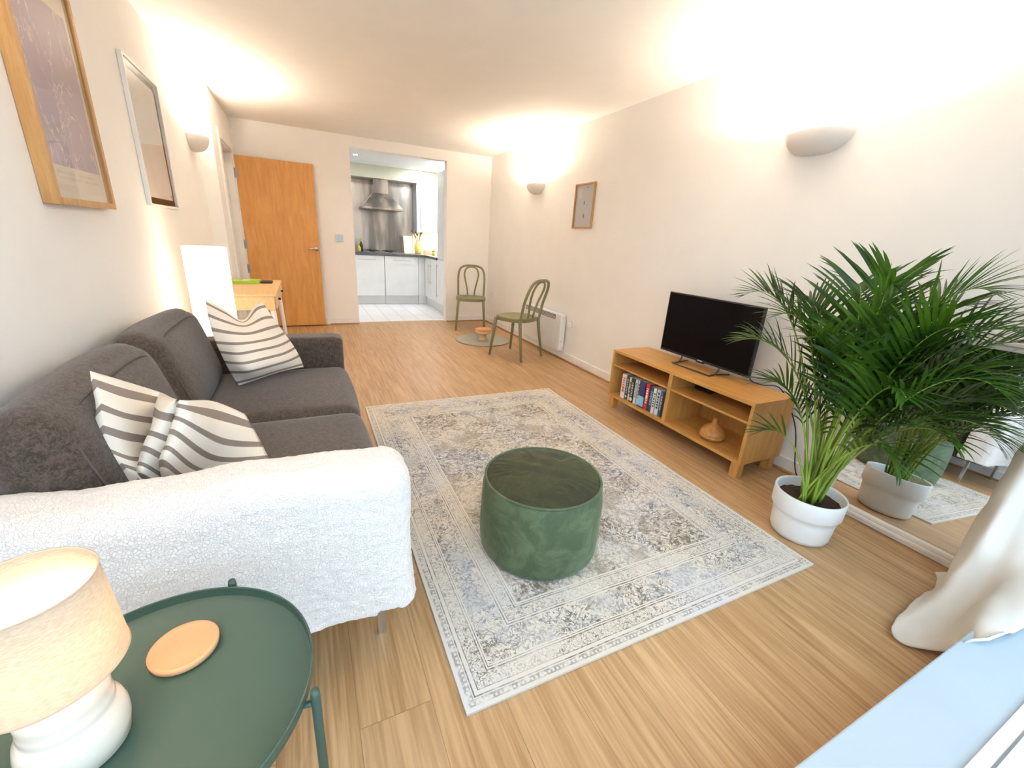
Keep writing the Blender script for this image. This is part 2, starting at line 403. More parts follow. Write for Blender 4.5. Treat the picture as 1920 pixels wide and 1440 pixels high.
# pier and the doorway wall that stand a little into the room
DY0, DY1, DH = 5.20, 6.065, 1.985
bm = bmesh.new()
bx(bm, (-.1, 4.85, 0), (XL, DY0, H)); bx(bm, (-.1, DY0, DH), (XL, DY1, H)); bx(bm, (-.1, DY1, 0), (XL, D, H))
struct(fin('wall_left', bm, M_WALL))
bm = bmesh.new()
bx(bm, (-1.3, D, 0), (KO0, YT, H)); bx(bm, (KO0, D, KOH), (KO1, YT, H)); bx(bm, (KO1, D, 0), (W, YT, H))
struct(fin('wall_back', bm, M_WALL))
# hallway seen through the open door
struct(box('wall_hall', (-1.3, 4.4, 0), (-1.2, D, H), M_WALL)); struct(box('wall_hall', (-1.3, 4.3, 0), (-.1, 4.4, H), M_WALL))
ht = thing('added_hall_light', 'added unseen round ceiling light in the hallway behind the open door', 'ceiling light', (-.65, 5.3, H))  # unseen fixture, added to brighten the hall and the far ceiling
bm = bmesh.new(); lathe(bm, [(.12, -.001), (.14, -.02), (.13, -.05), (.05, -.065)], 32); fin('diffuser', bm, emit('added hall light emitter', (1, .85, .65), 6), ht, smooth=True)
# door frame
bm = bmesh.new()
bx(bm, (-.11, DY0, 0), (XL+.004, DY0+.03, DH)); bx(bm, (-.11, DY1-.03, 0), (XL+.004, DY1, DH)); bx(bm, (-.11, DY0, DH-.03), (XL+.004, DY1, DH))
bx(bm, (XL, DY0-.07, 0), (XL+.018, DY0+.01, DH+.07)); bx(bm, (XL, DY1-.012, 0), (XL+.018, DY1+.05, DH+.07)); bx(bm, (XL, DY0+.01, DH-.01), (XL+.018, DY1-.012, DH+.07))
bx(bm, (.02, DY0+.03, 0), (.04, DY0+.045, DH-.03)); bx(bm, (.02, DY1-.045, 0), (.04, DY1-.03, DH-.03))
struct(fin('trim_2', bm, M_TRIM, bevel=.003))
# door leaf, swung open along the back wall
dr = bpy.data.objects.new('door_1', None); COL.objects.link(dr); dr.location = (.125, 6.055, 0)
tag(dr, kind='structure')
DROT = math.radians(1.5); dr.rotation_euler = (0, 0, DROT)
box('door_leaf', (.004, 0, .012), (.80, .042, 1.945), M_DOOR, dr, .002)
bm = bmesh.new(); tube(bm, [(.762, -.001, .98), (.762, -.012, .98)], .026, 20); tube(bm, [(.762, -.008, .98), (.762, -.05, .98), (.750, -.056, .98), (.66, -.056, .98)], [.009, .009, .0095, .008], 12)
fin('door_handle', bm, M_CHROME, dr, smooth=True)
for hz in (1.76, 1.0, .72, .22):
    bm = bmesh.new(); bx(bm, (-.016, -.006, hz-.05), (.018, -.001, hz+.05)); tube(bm, [(-.004, -.008, hz-.05), (-.004, -.008, hz+.05)], .007, 10)
    fin('hinge', bm, M_STEEL_D, dr)
# skirting
def skirt(name, segs, face):
    bm = bmesh.new()
    for a, b_ in segs: bx(bm, a, b_)
    return struct(fin(name, bm, M_TRIM, bevel=.004))
skirt('baseboard_right', [((W-.014, .25, 0), (W, D-.014, .085))], 0)
skirt('baseboard_back', [((.95, D-.014, 0), (KO0, D, .085)), ((KO1, D-.014, 0), (W, D, .085)), ((XL+.02, D-.014, 0), (.95, D, .085))], 0)
skirt('baseboard_left', [((0, .25, 0), (.014, 4.85, .085)), ((0, 4.836, 0), (XL, 4.85, .085)), ((XL, 4.85, 0), (XL+.014, DY0-.07, .085))], 0)
bm = bmesh.new(); bx(bm, (W-.03, .25, 0), (W-.014, D-.014, .016)); bx(bm, (KO1, D-.03, 0), (W-.03, D-.014, .016)); bx(bm, (.98, D-.03, 0), (KO0, D-.014, .016)); bx(bm, (.014, .25, 0), (.03, 4.82, .016))
struct(fin('trim_3', bm, M_BEAD, bevel=.006))
# ------------------------------------------------------------------ window wall: sill, frame and panes
SZ = .20; HEADZ = 2.24
bm = bmesh.new(); bx(bm, (-.1, -.12, 0), (W, .225, SZ-.03)); bx(bm, (-.1, -.12, HEADZ), (W, .24, H)); bx(bm, (-.1, -.12, SZ-.03), (0.0, .0, HEADZ))
struct(fin('wall_window', bm, M_WALL))
struct(box('trim_4', (0, -.015, SZ-.03), (W, .243, SZ), M_SILL, bevel=.004))
wd = bpy.data.objects.new('window_1', None); COL.objects.link(wd); tag(wd, kind='structure')
bm = bmesh.new()
bx(bm, (0, -.02, SZ), (W, .09, SZ+.010)); bx(bm, (0, -.08, SZ-.02), (W, -.016, SZ+.055)); bx(bm, (0, -.08, HEADZ-.06), (W, -.016, HEADZ+.01)); bx(bm, (0, -.08, SZ), (.05, -.016, HEADZ)); bx(bm, (W-.05, -.08, SZ), (W, -.016, HEADZ)); bx(bm, (1.60, -.08, SZ), (1.67, -.016, HEADZ))
fin('window_frame', bm, M_UPVC, wd, bevel=.003)
box('track_seal', (0, .0595, SZ+.010), (W, .0645, SZ+.012), M_STEEL_D, wd)
for x0_, x1_ in ((.045, 1.605), (1.665, W-.045)): box('window_pane', (x0_, -.05, SZ+.05), (x1_, -.044, HEADZ-.05), M_GLASS, wd)
struct(box('floor', (-.4, -1.6, -.10), (W+.4, -.12, .02), plain('outside paving', (.42, .42, .43), .8, 0, 60, .1, .1)))
# ================================================================== kitchen
struct(box('wall_kitchen', (KX0, KD, 0), (KX1, KD+.1, KH), M_KWALL)); struct(box('wall_kitchen', (KX1, YT, 0), (KX1+.1, KD, KH), M_KWALL)); struct(box('wall_kitchen', (KX0-.1, YT, 0), (KX0, KD+.1, KH), M_KWALL))
bm = bmesh.new(); bx(bm, (KX0, 8.17, 2.10), (KX1, KD, KH)); struct(fin('trim_5', bm, M_BULK))
FX = 2.73; FY = 7.90
def handle_bar(bm, a, b_, out):
    a, b_, out = Vector(a), Vector(b_), Vector(out)
    d_ = (b_-a).normalized()*.02
    tube(bm, [a+out, b_+out], .006, 8); tube(bm, [a+d_, a+d_+out], .005, 8); tube(bm, [b_-d_, b_-d_+out], .005, 8)
def base_unit(label, x0_, x1_, hand, y0=FY):
    t = thing('base_cabinet', label, 'cabinet', ((x0_+x1_)/2, FY, 0))
    wd_ = (x1_-x0_)/2
    box('carcass', (-wd_, .02, .15), (wd_, .60, .845), M_CAB, t); box('plinth', (-wd_, .05, 0), (wd_, .07, .15), plain('plinth grey white', (.74, .74, .70), .4), t)
    f_ = box('cabinet_door', (-wd_+.003, 0, .152), (wd_-.003, .019, .84), M_CAB, t, .002)
    if hand:
        bm = bmesh.new(); handle_bar(bm, (-.16, 0, .775), (.16, 0, .775), (0, -.03, 0)); fin('handle', bm, M_CHROME, f_)
    return t
base_unit('white gloss kitchen base cabinet left of the pair under the hob', 1.40, 2.01, True)
base_unit('white gloss kitchen base cabinet beside the inner corner', 2.015, 2.615, True)
base_unit('white gloss kitchen base cabinet at the far left, mostly behind the wall', .60, 1.395, True)
t = thing('corner_cabinet', 'white corner post panel between the two runs of kitchen cabinets', 'cabinet', (2.67, 7.9, 0))
box('panel', (-.052, 0, .152), (.06, .019, .84), M_CAB, t); box('carcass', (-.052, .02, 0), (.5, .6, .845), M_CAB, t)
def side_unit(label, y0_, y1_, z1, hy, hz0, hz1, depth=.58):
    t = thing('side_cabinet', label, 'cabinet', (FX, (y0_+y1_)/2, 0)); hw = (y1_-y0_)/2
    box('carcass', (.02, -hw, .15), (depth, hw, z1), M_CAB, t); box('plinth', (.04, -hw, 0), (.06, hw, .15), plain('plinth grey white', (.74, .74, .70), .4), t)
    f_ = box('cabinet_door', (0, -hw+.003, .152), (.019, hw-.003, z1-.004), M_CAB, t, .002)
    bm = bmesh.new(); handle_bar(bm, (0, hy, hz0), (0, hy, hz1), (-.03, 0, 0)); fin('handle', bm, M_CHROME, f_)
    return t
side_unit('white side cabinet nearest the inner corner, tall upright handle', 7.48, 7.89, .845, -.14, .42, .74)
side_unit('white side cabinet next to the tall unit, upright handle', 7.07, 7.475, .845, .14, .42, .74)
t = thing('tall_cabinet', 'white floor to ceiling cabinet just inside the kitchen opening', 'cabinet', (FX, 6.84, 0))
box('carcass', (.02, -.225, .15), (.58, .225, 2.16), M_CAB, t); box('plinth', (.04, -.225, 0), (.06, .225, .15), plain('plinth grey white', (.74, .74, .70), .4), t)
fl = box('lower_door', (0, -.222, .152), (.019, .222, .86), M_CAB, t, .002); fu = box('upper_door', (0, -.222, .866), (.019, .222, 2.16), M_CAB, t, .002)
bm = bmesh.new(); handle_bar(bm, (0, .17, .25), (0, .17, .78), (-.03, 0, 0)); fin('handle', bm, M_CHROME, fl)
# worktop with a swept inner corner
bm = bmesh.new(); z0_, z1_ = .848, .888
out = [(.58, FY-.02), (2.50, FY-.02)] + [(2.50+.21*math.sin(a), FY-.23+.21*math.cos(a)) for a in [PI/2*k/8 for k in range(9)]][1:] + [(2.71, 7.07), (KX1-.01, 7.07), (KX1-.01, KD-.005), (.58, KD-.005)]
lo = [bm.verts.new((a, b_, z0_)) for a, b_ in out]; hi = [bm.verts.new((a, b_, z1_)) for a, b_ in out]
bm.faces.new(hi); bm.faces.new(lo[::-1])
for i in range(len(out)): j = (i+1) % len(out); bm.faces.new((lo[i], lo[j], hi[j], hi[i]))
tag(fin('worktop', bm, M_WORKTOP, bevel=.004), 'dark grey L shaped kitchen worktop on white cabinets', 'worktop')
tag(box('splashback', (1.42, KD-.02, .90), (2.66, KD-.006, 2.095), M_STEEL, bevel=.001), 'brushed stainless steel splashback panel behind the cooker hood', 'splashback')
# cooker hood
t = thing('cooker_hood', 'stainless steel chimney cooker hood over the hob', 'cooker hood', (2.045, KD-.025, 1.60))
bm = bmesh.new()
def frust(bm, a, b_):
    (x0_, y0_, x1_, y1_, z_), (X0, Y0, X1, Y1, Z) = a, b_
    A = [bm.verts.new(c_) for c_ in ((x0_, y0_, z_), (x1_, y0_, z_), (x1_, y1_, z_), (x0_, y1_, z_))]; B = [bm.verts.new(c_) for c_ in ((X0, Y0, Z), (X1, Y0, Z), (X1, Y1, Z), (X0, Y1, Z))]
    bm.faces.new(A[::-1]); bm.faces.new(B)
    for i in range(4): j = (i+1) % 4; bm.faces.new((A[i], A[j], B[j], B[i]))
frust(bm, (-.34, -.48, .34, 0, .035), (-.13, -.30, .13, 0, .27)); fin('canopy', bm, M_STEEL, t)
box('rim', (-.345, -.485, 0), (.345, 0, .036), M_STEEL, t, .002)
box('chimney', (-.125, -.29, .27), (.125, 0, .495), M_STEEL, t, .002)
# hob
t = thing('hob', 'dark gas hob set in the grey worktop', 'hob', (2.0, 8.2, .889))
box('hob_plate', (-.29, -.25, 0), (.29, .25, .008), M_STEEL_D, t, .002)
for hx in (-.15, .15):
    for hy in (-.12, .12):
        bm = bmesh.new(); lathe(bm, [(.045, 0), (.045, .012), (.03, .02)], 20, (hx, hy, .008))
        for k in range(4):
            a = k*PI/2; tube(bm, [(hx+.1*math.cos(a), hy+.1*math.sin(a), .03), (hx+.02*math.cos(a), hy+.02*math.sin(a), .032)], .004, 6); tube(bm, [(hx+.1*math.cos(a), hy+.1*math.sin(a), .008), (hx+.1*math.cos(a), hy+.1*math.sin(a), .03)], .004, 6)
        fin('burner', bm, M_BLACK, t)
# upper cabinets
t = thing('wall_cabinet', 'white wall cabinet right of the steel splashback', 'cabinet', (2.83, 8.2, 1.27))
box('carcass', (-.145, .02, 0), (.14, .325, .83), M_CAB, t); f_ = box('cabinet_door', (-.143, 0, .003), (.142, .019, .83), M_CAB, t, .002)
bm = bmesh.new(); handle_bar(bm, (-.10, 0, .06), (-.10, 0, .42), (0, -.03, 0)); fin('handle', bm, M_CHROME, f_)
box('side_panel', (-.165, .0, -.02), (-.146, .325, .83), plain('pale grey side panel', (.55, .60, .66), .4), t)
t = thing('wall_cabinet', 'white wall cabinet in the kitchen corner, over the bright tiles', 'cabinet', (3.15, 7.75, 1.27))
box('carcass', (-.16, -.45, 0), (.175, .775, .83), M_CAB, t); box('cabinet_door', (-.18, -.45, .003), (-.161, .44, .83), M_CAB, t, .002)
box('under_light', (-.13, -.3, -.012), (.10, .70, -.002), M_STRIPL, t)
area('under_cabinet_glow', (3.0, 8.2, 1.25), (0, 0, 0), .5, 2.2, (1, .80, .5), None, .15)
# things on the worktop
WT = .8885
t = thing('picture_board', 'white picture board leaning on the worktop beside the yellow vase', 'picture', (2.53, 8.30, WT))
t.rotation_euler = (math.radians(-10), 0, .15)
box('board', (-.085, 0, 0), (.085, .012, .31), M_WPLAST, t, .002); box('print', (-.06, -.0015, .05), (.06, 0, .26), plain('faint pink print', (.80, .74, .74), .7, 0, 0, .1, .12), t)
t = thing('yellow_vase', 'pale yellow vase of dried stems on the kitchen worktop', 'vase', (2.70, 8.28, WT))
bm = bmesh.new(); lathe(bm, [(.045, 0), (.062, .01), (.066, .12), (.055, .2), (.05, .215), (.044, .2), (.04, .1)], 24, cap1=True); fin('vase_body', bm, plain('yellow glaze', (.80, .66, .20), .3), t, smooth=True)
rnd = random.Random(3)
for k in range(9):
    a = rnd.uniform(0, 6.28); l_ = rnd.uniform(.12, .24); s_ = rnd.uniform(.05, .16)
    p1 = (.02*math.cos(a), .02*math.sin(a), .17); p2 = (s_*.5*math.cos(a), s_*.3*math.sin(a), .2+l_*.6); p3 = (s_*math.cos(a), s_*.6*math.sin(a), .2+l_)
    bm = bmesh.new(); tube(bm, spline([p1, p2, p3], 5), [.003]*6+[.010]*2+[.014]*2+[.004], 6); fin('stem', bm, plain('dried olive stem', (.16, .14, .05), .8), t, smooth=True)
tag(box('storage_tin', (2.81, 8.20, WT), (2.95, 8.32, WT+.075), plain('dusty pink tin', (.62, .45, .38), .5), bevel=.004), 'small dusty pink tin right of the yellow vase', 'tin')
for lab, px, py, colr, h_ in (('small yellow jar at the right end of the kitchen worktop', 2.87, 7.80, (.70, .62, .10), .085), ('small dark jar beside the yellow jar in the kitchen', 2.93, 7.68, (.06, .06, .06), .09)):
    t = thing('spice_jar', lab, 'jar', (px, py, WT)); bm = bmesh.new(); lathe(bm, [(.028, 0), (.03, .005), (.03, h_*.75), (.024, h_*.8)], 18); fin('jar_body', bm, plain('jar glaze', colr, .3), t, smooth=True)
    bm = bmesh.new(); lathe(bm, [(.026, h_*.8), (.026, h_)], 18); fin('lid', bm, M_BLACK, t)
t = thing('oil_bottle', 'dark bottle with a green top at the left end of the worktop', 'bottle', (1.66, 8.12, WT))
bm = bmesh.new(); lathe(bm, [(.03, 0), (.034, .01), (.034, .11), (.014, .15), (.013, .17)], 18); fin('bottle_body', bm, plain('dark bottle', (.03, .035, .02), .15), t, smooth=True)
bm = bmesh.new(); lathe(bm, [(.016, .17), (.017, .175), (.017, .215), (.012, .22)], 14); fin('cap', bm, plain('green cap', (.30, .48, .04), .4), t)
t = thing('dish_soap_bottle', 'small yellow bottle beside the dark bottle on the worktop', 'bottle', (1.61, 8.0, WT))
bm = bmesh.new(); lathe(bm, [(.025, 0), (.03, .01), (.028, .07), (.012, .09), (.012, .11)], 18); fin('bottle_body', bm, plain('yellow bottle', (.60, .50, .05), .3), t, smooth=True)
# downlights
spots = [(1.56, 7.35), (2.70, 7.35), (2.70, 8.05), (2.98, 7.1)]
labs = ['recessed kitchen ceiling spotlight at the left of the opening', 'recessed kitchen ceiling spotlight above the side cabinets', 'recessed kitchen ceiling spotlight nearest the bulkhead', 'recessed kitchen ceiling spotlight at the far right beside the tall cabinet']
labs[3] = 'recessed kitchen ceiling spotlight above the tall cabinet'
sp0 = None
for (sx_, sy_), lb in zip(spots, labs):
    if sp0 is None:
        sp0 = t = thing('ceiling_spotlight', lb, 'spotlight', (sx_, sy_, KH), 0, 'kitchen ceiling spotlights')
        bm = bmesh.new(); lathe(bm, [(.032, -.001), (.032, -.006), (.045, -.006), (.045, -.0005)], 24, cap0=False, cap1=False); ring = fin('bezel', bm, M_CHROME, t)
        bm = bmesh.new(); lathe(bm, [(.031, -.005), (.031, -.001)], 24); lens = fin('lens', bm, M_SPOT, t)
    else:
        t = sp0.copy(); COL.objects.link(t); t.location = (sx_, sy_, KH); t['label'] = lb
        for c_ in (ring, lens):
            q = c_.copy(); COL.objects.link(q); q.parent = t
    area('spot_glow', (sx_, sy_, KH-.012), (0, 0, 0), .06, 2.1, (.93, .96, 1.0))
# ================================================================== wall lights
def sconce(label, side, y, z, energy):
    t = thing('wall_light', label, 'wall light', (W if side > 0 else 0, y, z), 0 if side > 0 else PI, 'plaster bowl wall lights')
    bm = bmesh.new(); nu, nv = 28, 14
    def surf(sx_, sy_, sz_, dz, keep):
        rows = []
        for j in range(nv+1):
            phi = PI/2*j/nv
            row = []
            for i in range(nu+1):
                th = PI*i/nu
                rx_ = math.cos(phi)**.75
                row.append(bm.verts.new((-sx_*math.sin(th)*rx_, sy_*math.cos(th)*rx_, dz - sz_*math.sin(phi))))
            rows.append(row)
        for a_, b_ in zip(rows, rows[1:]):
            for i in range(nu): bm.faces.new((a_[i], a_[i+1], b_[i+1], b_[i]))
        return rows
    o_ = surf(.125, .175, .115, 0, 0); i_ = surf(.117, .167, .107, 0, 0)
    for i in range(nu): bm.faces.new((o_[0][i], o_[0][i+1], i_[0][i+1], i_[0][i]))
    bmesh.ops.remove_doubles(bm, verts=bm.verts, dist=.0006)
    fin('bowl', bm, M_SCONCE, t, smooth=True)
    box('backplate', (-.012, -.06, -.075), (-.001, .06, -.01), M_WPLAST, t)
    bm = bmesh.new(); tube(bm, [(-.072, 0, -.088), (-.072, 0, -.062)], .014, 12); tube(bm, [(-.012, 0, -.07), (-.066, 0, -.082)], .006, 8); fin('lamp_holder', bm, M_WPLAST, t)
    point('bulb_glow', (-.082, 0, -.026), energy, WARM, .022, t)
SE = 22
sconce('white half bowl wall light above the television and palm', 1, 1.60, 1.865, SE)
sconce('white half bowl wall light near the far corner, left of the small picture', 1, 4.72, 1.865, SE)
sconce('white half bowl wall light on the left wall beside the doorway', -1, 4.56, 1.865, SE*.8)
sconce('added unseen half bowl wall light on the left wall nearest the window', -1, 1.15, 1.865, SE*.8)  # added out of view, for more warm light near the window end
# ================================================================== pictures
def frame(name, label, cat_, side, y0_, y1_, z0_, z1_, dep, fw, m_frame, art, mount=None, mw=.0, recess=.006):
    """framed picture on a side wall; y0<y1, built facing the room"""
    X = 0 if side < 0 else W; s = 1 if side < 0 else -1
    t = thing(name, label, cat_, (X, (y0_+y1_)/2, z0_)); hw = (y1_-y0_)/2; h_ = z1_-z0_
    bm = bmesh.new()
    def sb(x0_, a, b_, x1_, c_, d_): bx(bm, (min(s*x0_, s*x1_), a, b_), (max(s*x0_, s*x1_), c_, d_))
    sb(.001, -hw, 0, dep, -hw+fw, h_); sb(.001, hw-fw, 0, dep, hw, h_); sb(.001, -hw+fw, 0, dep, hw-fw, fw); sb(.001, -hw+fw, h_-fw, dep, hw-fw, h_)
    fin('frame', bm, m_frame, t, bevel=.0015)
    bm = bmesh.new(); sb(.004, -hw+fw, fw, dep-.018, hw-fw, h_-fw); fin('backing', bm, mount or M_WPLAST, t)
    bm = bmesh.new(); sb(dep-.018, -hw+fw+mw, fw+mw, dep-.0165, hw-fw-mw, h_-fw-mw); a_ = fin('print', bm, art, t)
    bm = bmesh.new(); sb(dep-recess-.003, -hw+fw, fw, dep-recess, hw-fw, h_-fw); fin('glazing', bm, M_PGLASS, t)
    return t
# mauve chart print: mauve field, cream bands, pale wandering lines
ART1, nt, b = new_mat('mauve chart print', (.45, .33, .36), .6)
x, y, z = xyz(nt, tc(nt)); v = comb(nt, y, z)
n = noise(nt, comb(nt, y*1.2, z*.5), 5, 4, .6, 1.6); wl = (n-.5).abs().lt(.006)*y.abs().lt(.22)
fld = z.gt(.125)*z.lt(.635)
c = mixc(nt, noise(nt, v, 3, 2).step(.3, .7), (.42, .33, .39), (.50, .40, .43)); c = mixc(nt, wl*.7, c, (.80, .70, .62))
txt = (((z*60).frac().lt(.5))*z.gt(.075)*z.lt(.115)*noise(nt, comb(nt, y*60, z*14), 3, 2).gt(.5)*y.abs().lt(.16))
c2 = mixc(nt, txt*.35, (.72, .62, .50), (.35, .3, .28))
nt.links.new(mixc(nt, fld, c2, c), b.inputs['Base Color'])
M_CREAM = plain('cream mount card', (.72, .67, .58), .8)
frame('framed_print', 'large oak framed mauve print with pale wandering lines, nearest on left wall', 'picture', -1, 1.955, 2.445, 1.245, 1.97, .042, .022, M_FRAMEW, ART1, M_CREAM, .024)
ART2 = plain('pale grey abstract print', (.74, .72, .69), .8, 0, 0, .1, .05)
t = frame('framed_print', 'thin white framed pale grey print, left wall between mauve print and wall light', 'picture', -1, 3.05, 3.65, 1.285, 1.985, .022, .012, M_TRIM, ART2, M_WPLAST, .035, .004)
box('print_mark', (.0062, .21, .065), (.0066, .222, .077), M_BLACK, t)
ART3, nt, b = new_mat('grey note board', (.55, .55, .55), .6)
x, y, z = xyz(nt, tc(nt))
m1 = y.near(.005, .009)*z.near(.235, .018); m2 = y.near(-.005, .009)*z.near(.115, .020); m3 = y.near(-.03, .007)*z.near(.375, .008); m4 = z.near(.33, .05)*y.near(.09, .035)*.3
c = mixc(nt, (m1+m2+m3).min(1.0), (.52, .515, .51), (.14, .11, .10)); c = mixc(nt, m4, c, (.75, .74, .72)); nt.links.new(c, b.inputs['Base Color'])
frame('framed_notice', 'small oak framed grey print with two small dark figures on right wall', 'picture', 1, 3.56, 3.89, 1.38, 1.792, .022, .014, M_FRAMEW, ART3, None, 0, .004)
# ------------------------------------------------------------------ switches, sockets, heater
def plate(name, label, cat_, loc, axis, s_, mat, rock, dh=.086):
    t = thing(name, label, cat_, loc)
    if axis == 'y': box('faceplate', (-s_/2, -.009, -dh/2), (s_/2, -.001, dh/2), mat, t, .002); q = [((-.022, -.013, -.02), (-.004, -.009, .02)), ((.004, -.013, -.02), (.022, -.009, .02))]
    else: box('faceplate', (-.009, -s_/2, -dh/2), (-.001, s_/2, dh/2), mat, t, .002); q = [((-.013, -s_*.36, .012), (-.009, -s_*.24, .03)), ((-.013, s_*.24, .012), (-.009, s_*.36, .03))]
    for a, b_ in q[:rock]: box('rocker', a, b_, mat, t, .001)
    return t
plate('light_switch', 'square metal light switch between door and kitchen opening', 'light switch', (1.172, D, 1.122), 'y', .088, M_GREYPL, 2)
plate('wall_socket', 'white double socket near the far corner behind the chairs', 'socket', (W, 5.92, .435), 'x', .146, M_WPLAST, 2)
t = plate('wall_socket', 'white wall socket right of the panel heater with a plug in', 'socket', (W, 3.76, .425), 'x', .12, M_WPLAST, 1)
t = thing('power_plug', 'white plug and thin cable hanging from socket beside heater', 'plug', (W-.010, 3.74, .41))
box('plug_body', (-.03, -.022, -.022), (-.001, .022, .022), M_WPLAST, t, .004)
bm = bmesh.new(); tube(bm, spline([(-.02, 0, -.02), (-.022, .01, -.09), (-.012, .04, -.2), (-.02, .1, -.30)], 8), .0035, 8); fin('cable', bm, M_WPLAST, t, smooth=True)
t = thing('panel_heater', 'white electric panel heater with slotted top on the right wall', 'heater', (W, 4.27, .10))
box('casing', (-.085, -.40, 0), (-.022, .40, .40), M_WPLAST, t, .006)
box('control_end', (-.088, -.45, 0), (-.018, -.405, .40), M_WPLAST, t, .008)
for k in range(4): box('grille_slot', (-.0862, -.34, .335+k*.014), (-.0848, .37, .342+k*.014), M_BLACK, t)
for k in range(14): box('rib', (-.0858, -.36+k*.055, .02), (-.085, -.357+k*.055, .31), M_WPLAST, t)
bm = bmesh.new(); tube(bm, [(-.05, -.45, .11), (-.05, -.468, .11)], .016, 16); fin('thermostat_knob', bm, M_WPLAST, t)
bm = bmesh.new(); tube(bm, [(-.05, -.45, .365), (-.05, -.46, .365)], .012, 12); fin('switch', bm, M_WPLAST, t)
for yy in (-.3, .3): box('wall_bracket', (-.022, yy-.015, .05), (-.001, yy+.015, .35), M_STEEL_D, t)
# ================================================================== rug and pouf
rg = math.radians(-.52); cR, sR = math.cos(rg), math.sin(rg)
rc = (1.0237+.77*cR-1.138*sR, .7267+.77*sR+1.138*cR)
bm = bmesh.new(); nx_, ny_ = 48, 72
for lay, zf in ((0, .009),):
    V = [[bm.verts.new(((i/nx_-.5)*1.54, (j/ny_-.5)*2.276, .009 + .0012*math.sin(i*.9)*math.sin(j*.6))) for i in range(nx_+1)] for j in range(ny_+1)]
    for j in range(ny_):
        for i in range(nx_): bm.faces.new((V[j][i], V[j][i+1], V[j+1][i+1], V[j+1][i]))
r_ = bmesh.ops.extrude_face_region(bm, geom=list(bm.faces)); 
for e_ in r_['geom']:
    if isinstance(e_, bmesh.types.BMVert): e_.co.z = .0008
rug = fin('area_rug', bm, M_RUG, None, (rc[0], rc[1], 0)); rug.rotation_euler = (0, 0, rg)
tag(rug, 'large distressed cream and grey patterned rug on the wood floor', 'rug')
t = thing('pouf', 'round dark green velvet pouf standing on the patterned rug', 'pouf', (1.536, 1.271, .0105))
R0, R1, PH = .236, .236, .322
bm = bmesh.new()
prof = [(.222, 0), (.238, .008), (.245, .03), (.250, .10), (.2495, .17), (.246, .24), (.241, PH-.03), (.236, PH-.012), (.232, PH-.006)]
lathe(bm, prof, 96, cap1=True)
for v_ in bm.verts:
    a = math.atan2(v_.co.y, v_.co.x); k = 1+.006*math.sin(5*a+v_.co.z*20)+.004*math.sin(11*a-v_.co.z*35)
    v_.co.x *= k; v_.co.y *= k
fin('side_cover', bm, M_VELV_S, t, smooth=True)
bm = bmesh.new()
rings = []
for j in range(25):
    rr = .229*(1-j/24); row = []
    for i in range(120):
        a = 2*PI*i/120; tt = rr/.229
        pl_ = .0024*math.sin(34*a + 3*math.sin(3*a)+2*math.sin(7*a))*max(0, tt-.40)**1*3.2*min(1, (1-tt)*7)*(.6+.5*math.sin(5*a+1))
        zz = PH-.004 + .022*(1-tt**4) + pl_ + .004*math.sin(7*rr*math.cos(a)*8+2)*math.sin(6*rr*math.sin(a)*9)*(1-tt)
        row.append(bm.verts.new((rr*math.cos(a), rr*math.sin(a), zz)) if j < 24 else None)
    rings.append(row)
cen = bm.verts.new((0, 0, PH+.016))
for A, B in zip(rings[:23], rings[1:24]):
    for i in range(120): bm.faces.new((A[i], A[(i+1) % 120], B[(i+1) % 120], B[i]))
for i in range(120): bm.faces.new((rings[23][i], rings[23][(i+1) % 120], cen))
fin('top_cover', bm, M_VELV_T, t, smooth=True)
bm = bmesh.new(); tube(bm, [(.2335*math.cos(a), .2335*math.sin(a), PH-.003) for a in [2*PI*k/96 for k in range(96)]], .005, 8, closed=True); fin('piping', bm, M_VELV_S, t, smooth=True)
# ================================================================== sofa
sf = thing('sofa', 'two seat charcoal brown fabric sofa along the left wall', 'sofa', (0, 0, 0))
SY0, SY1, SXF = .985, 2.765, .905
soft('base', (.80, SY1-SY0-.06, .13), M_SOFA, sf, (.445, (SY0+SY1)/2, .235), .02, n=8, wob=.001)
soft('sofa_back', (.14, SY1-SY0-.04, .40), M_SOFA, sf, (.115, (SY0+SY1)/2, .435), .04, n=10, wob=.002)
soft('armrest', (.875, .165, .44), M_SOFA, sf, (.465, SY1-.085, .405), .035, (0, .004, .004), n=12, wob=.002)
soft('armrest', (.875, .150, .42), M_SOFA, sf, (.465, SY0+.085, .395), .035, (0, .004, .004), n=12, wob=.001)
yc = 1.875
for k, (y0_, y1_) in enumerate(((1.155, yc), (yc+.002, 2.595))):
    c_ = soft('seat_cushion', (.72, y1_-y0_, .165), M_SOFA, sf, (.55, (y0_+y1_)/2, .375), .05, (.012, .003, .016), n=16, seed=k+3, wob=.0015)
for k, (y0_, y1_) in enumerate(((1.135, yc-.005), (yc+.005, 2.60))):
    rot = Matrix.Rotation(math.radians(-16), 3, 'Y')
    loc_ = (.180, (y0_+y1_)/2, .612)
    c_ = soft('back_cushion', (.165, y1_-y0_, .40), M_SOFA, sf, loc_, .075, (.022, .004, .018), n=18, rot=rot, seed=k+9, wob=.004)
    hw = (y1_-y0_)/2
    # raised seam running round the front of the cushion
    P = []
    for q in range(64):
        a = 2*PI*q/64; ca, sa = math.cos(a), math.sin(a)
        yy = (hw-.045)*math.copysign(abs(ca)**.45, ca); zz = (.20-.035)*math.copysign(abs(sa)**.45, sa)
        P.append(rot @ Vector((.084, yy, zz)))
    bm = bmesh.new(); tube(bm, P, .0032, 6, closed=True); fin('seam', bm, M_PIPE, c_, smooth=True)
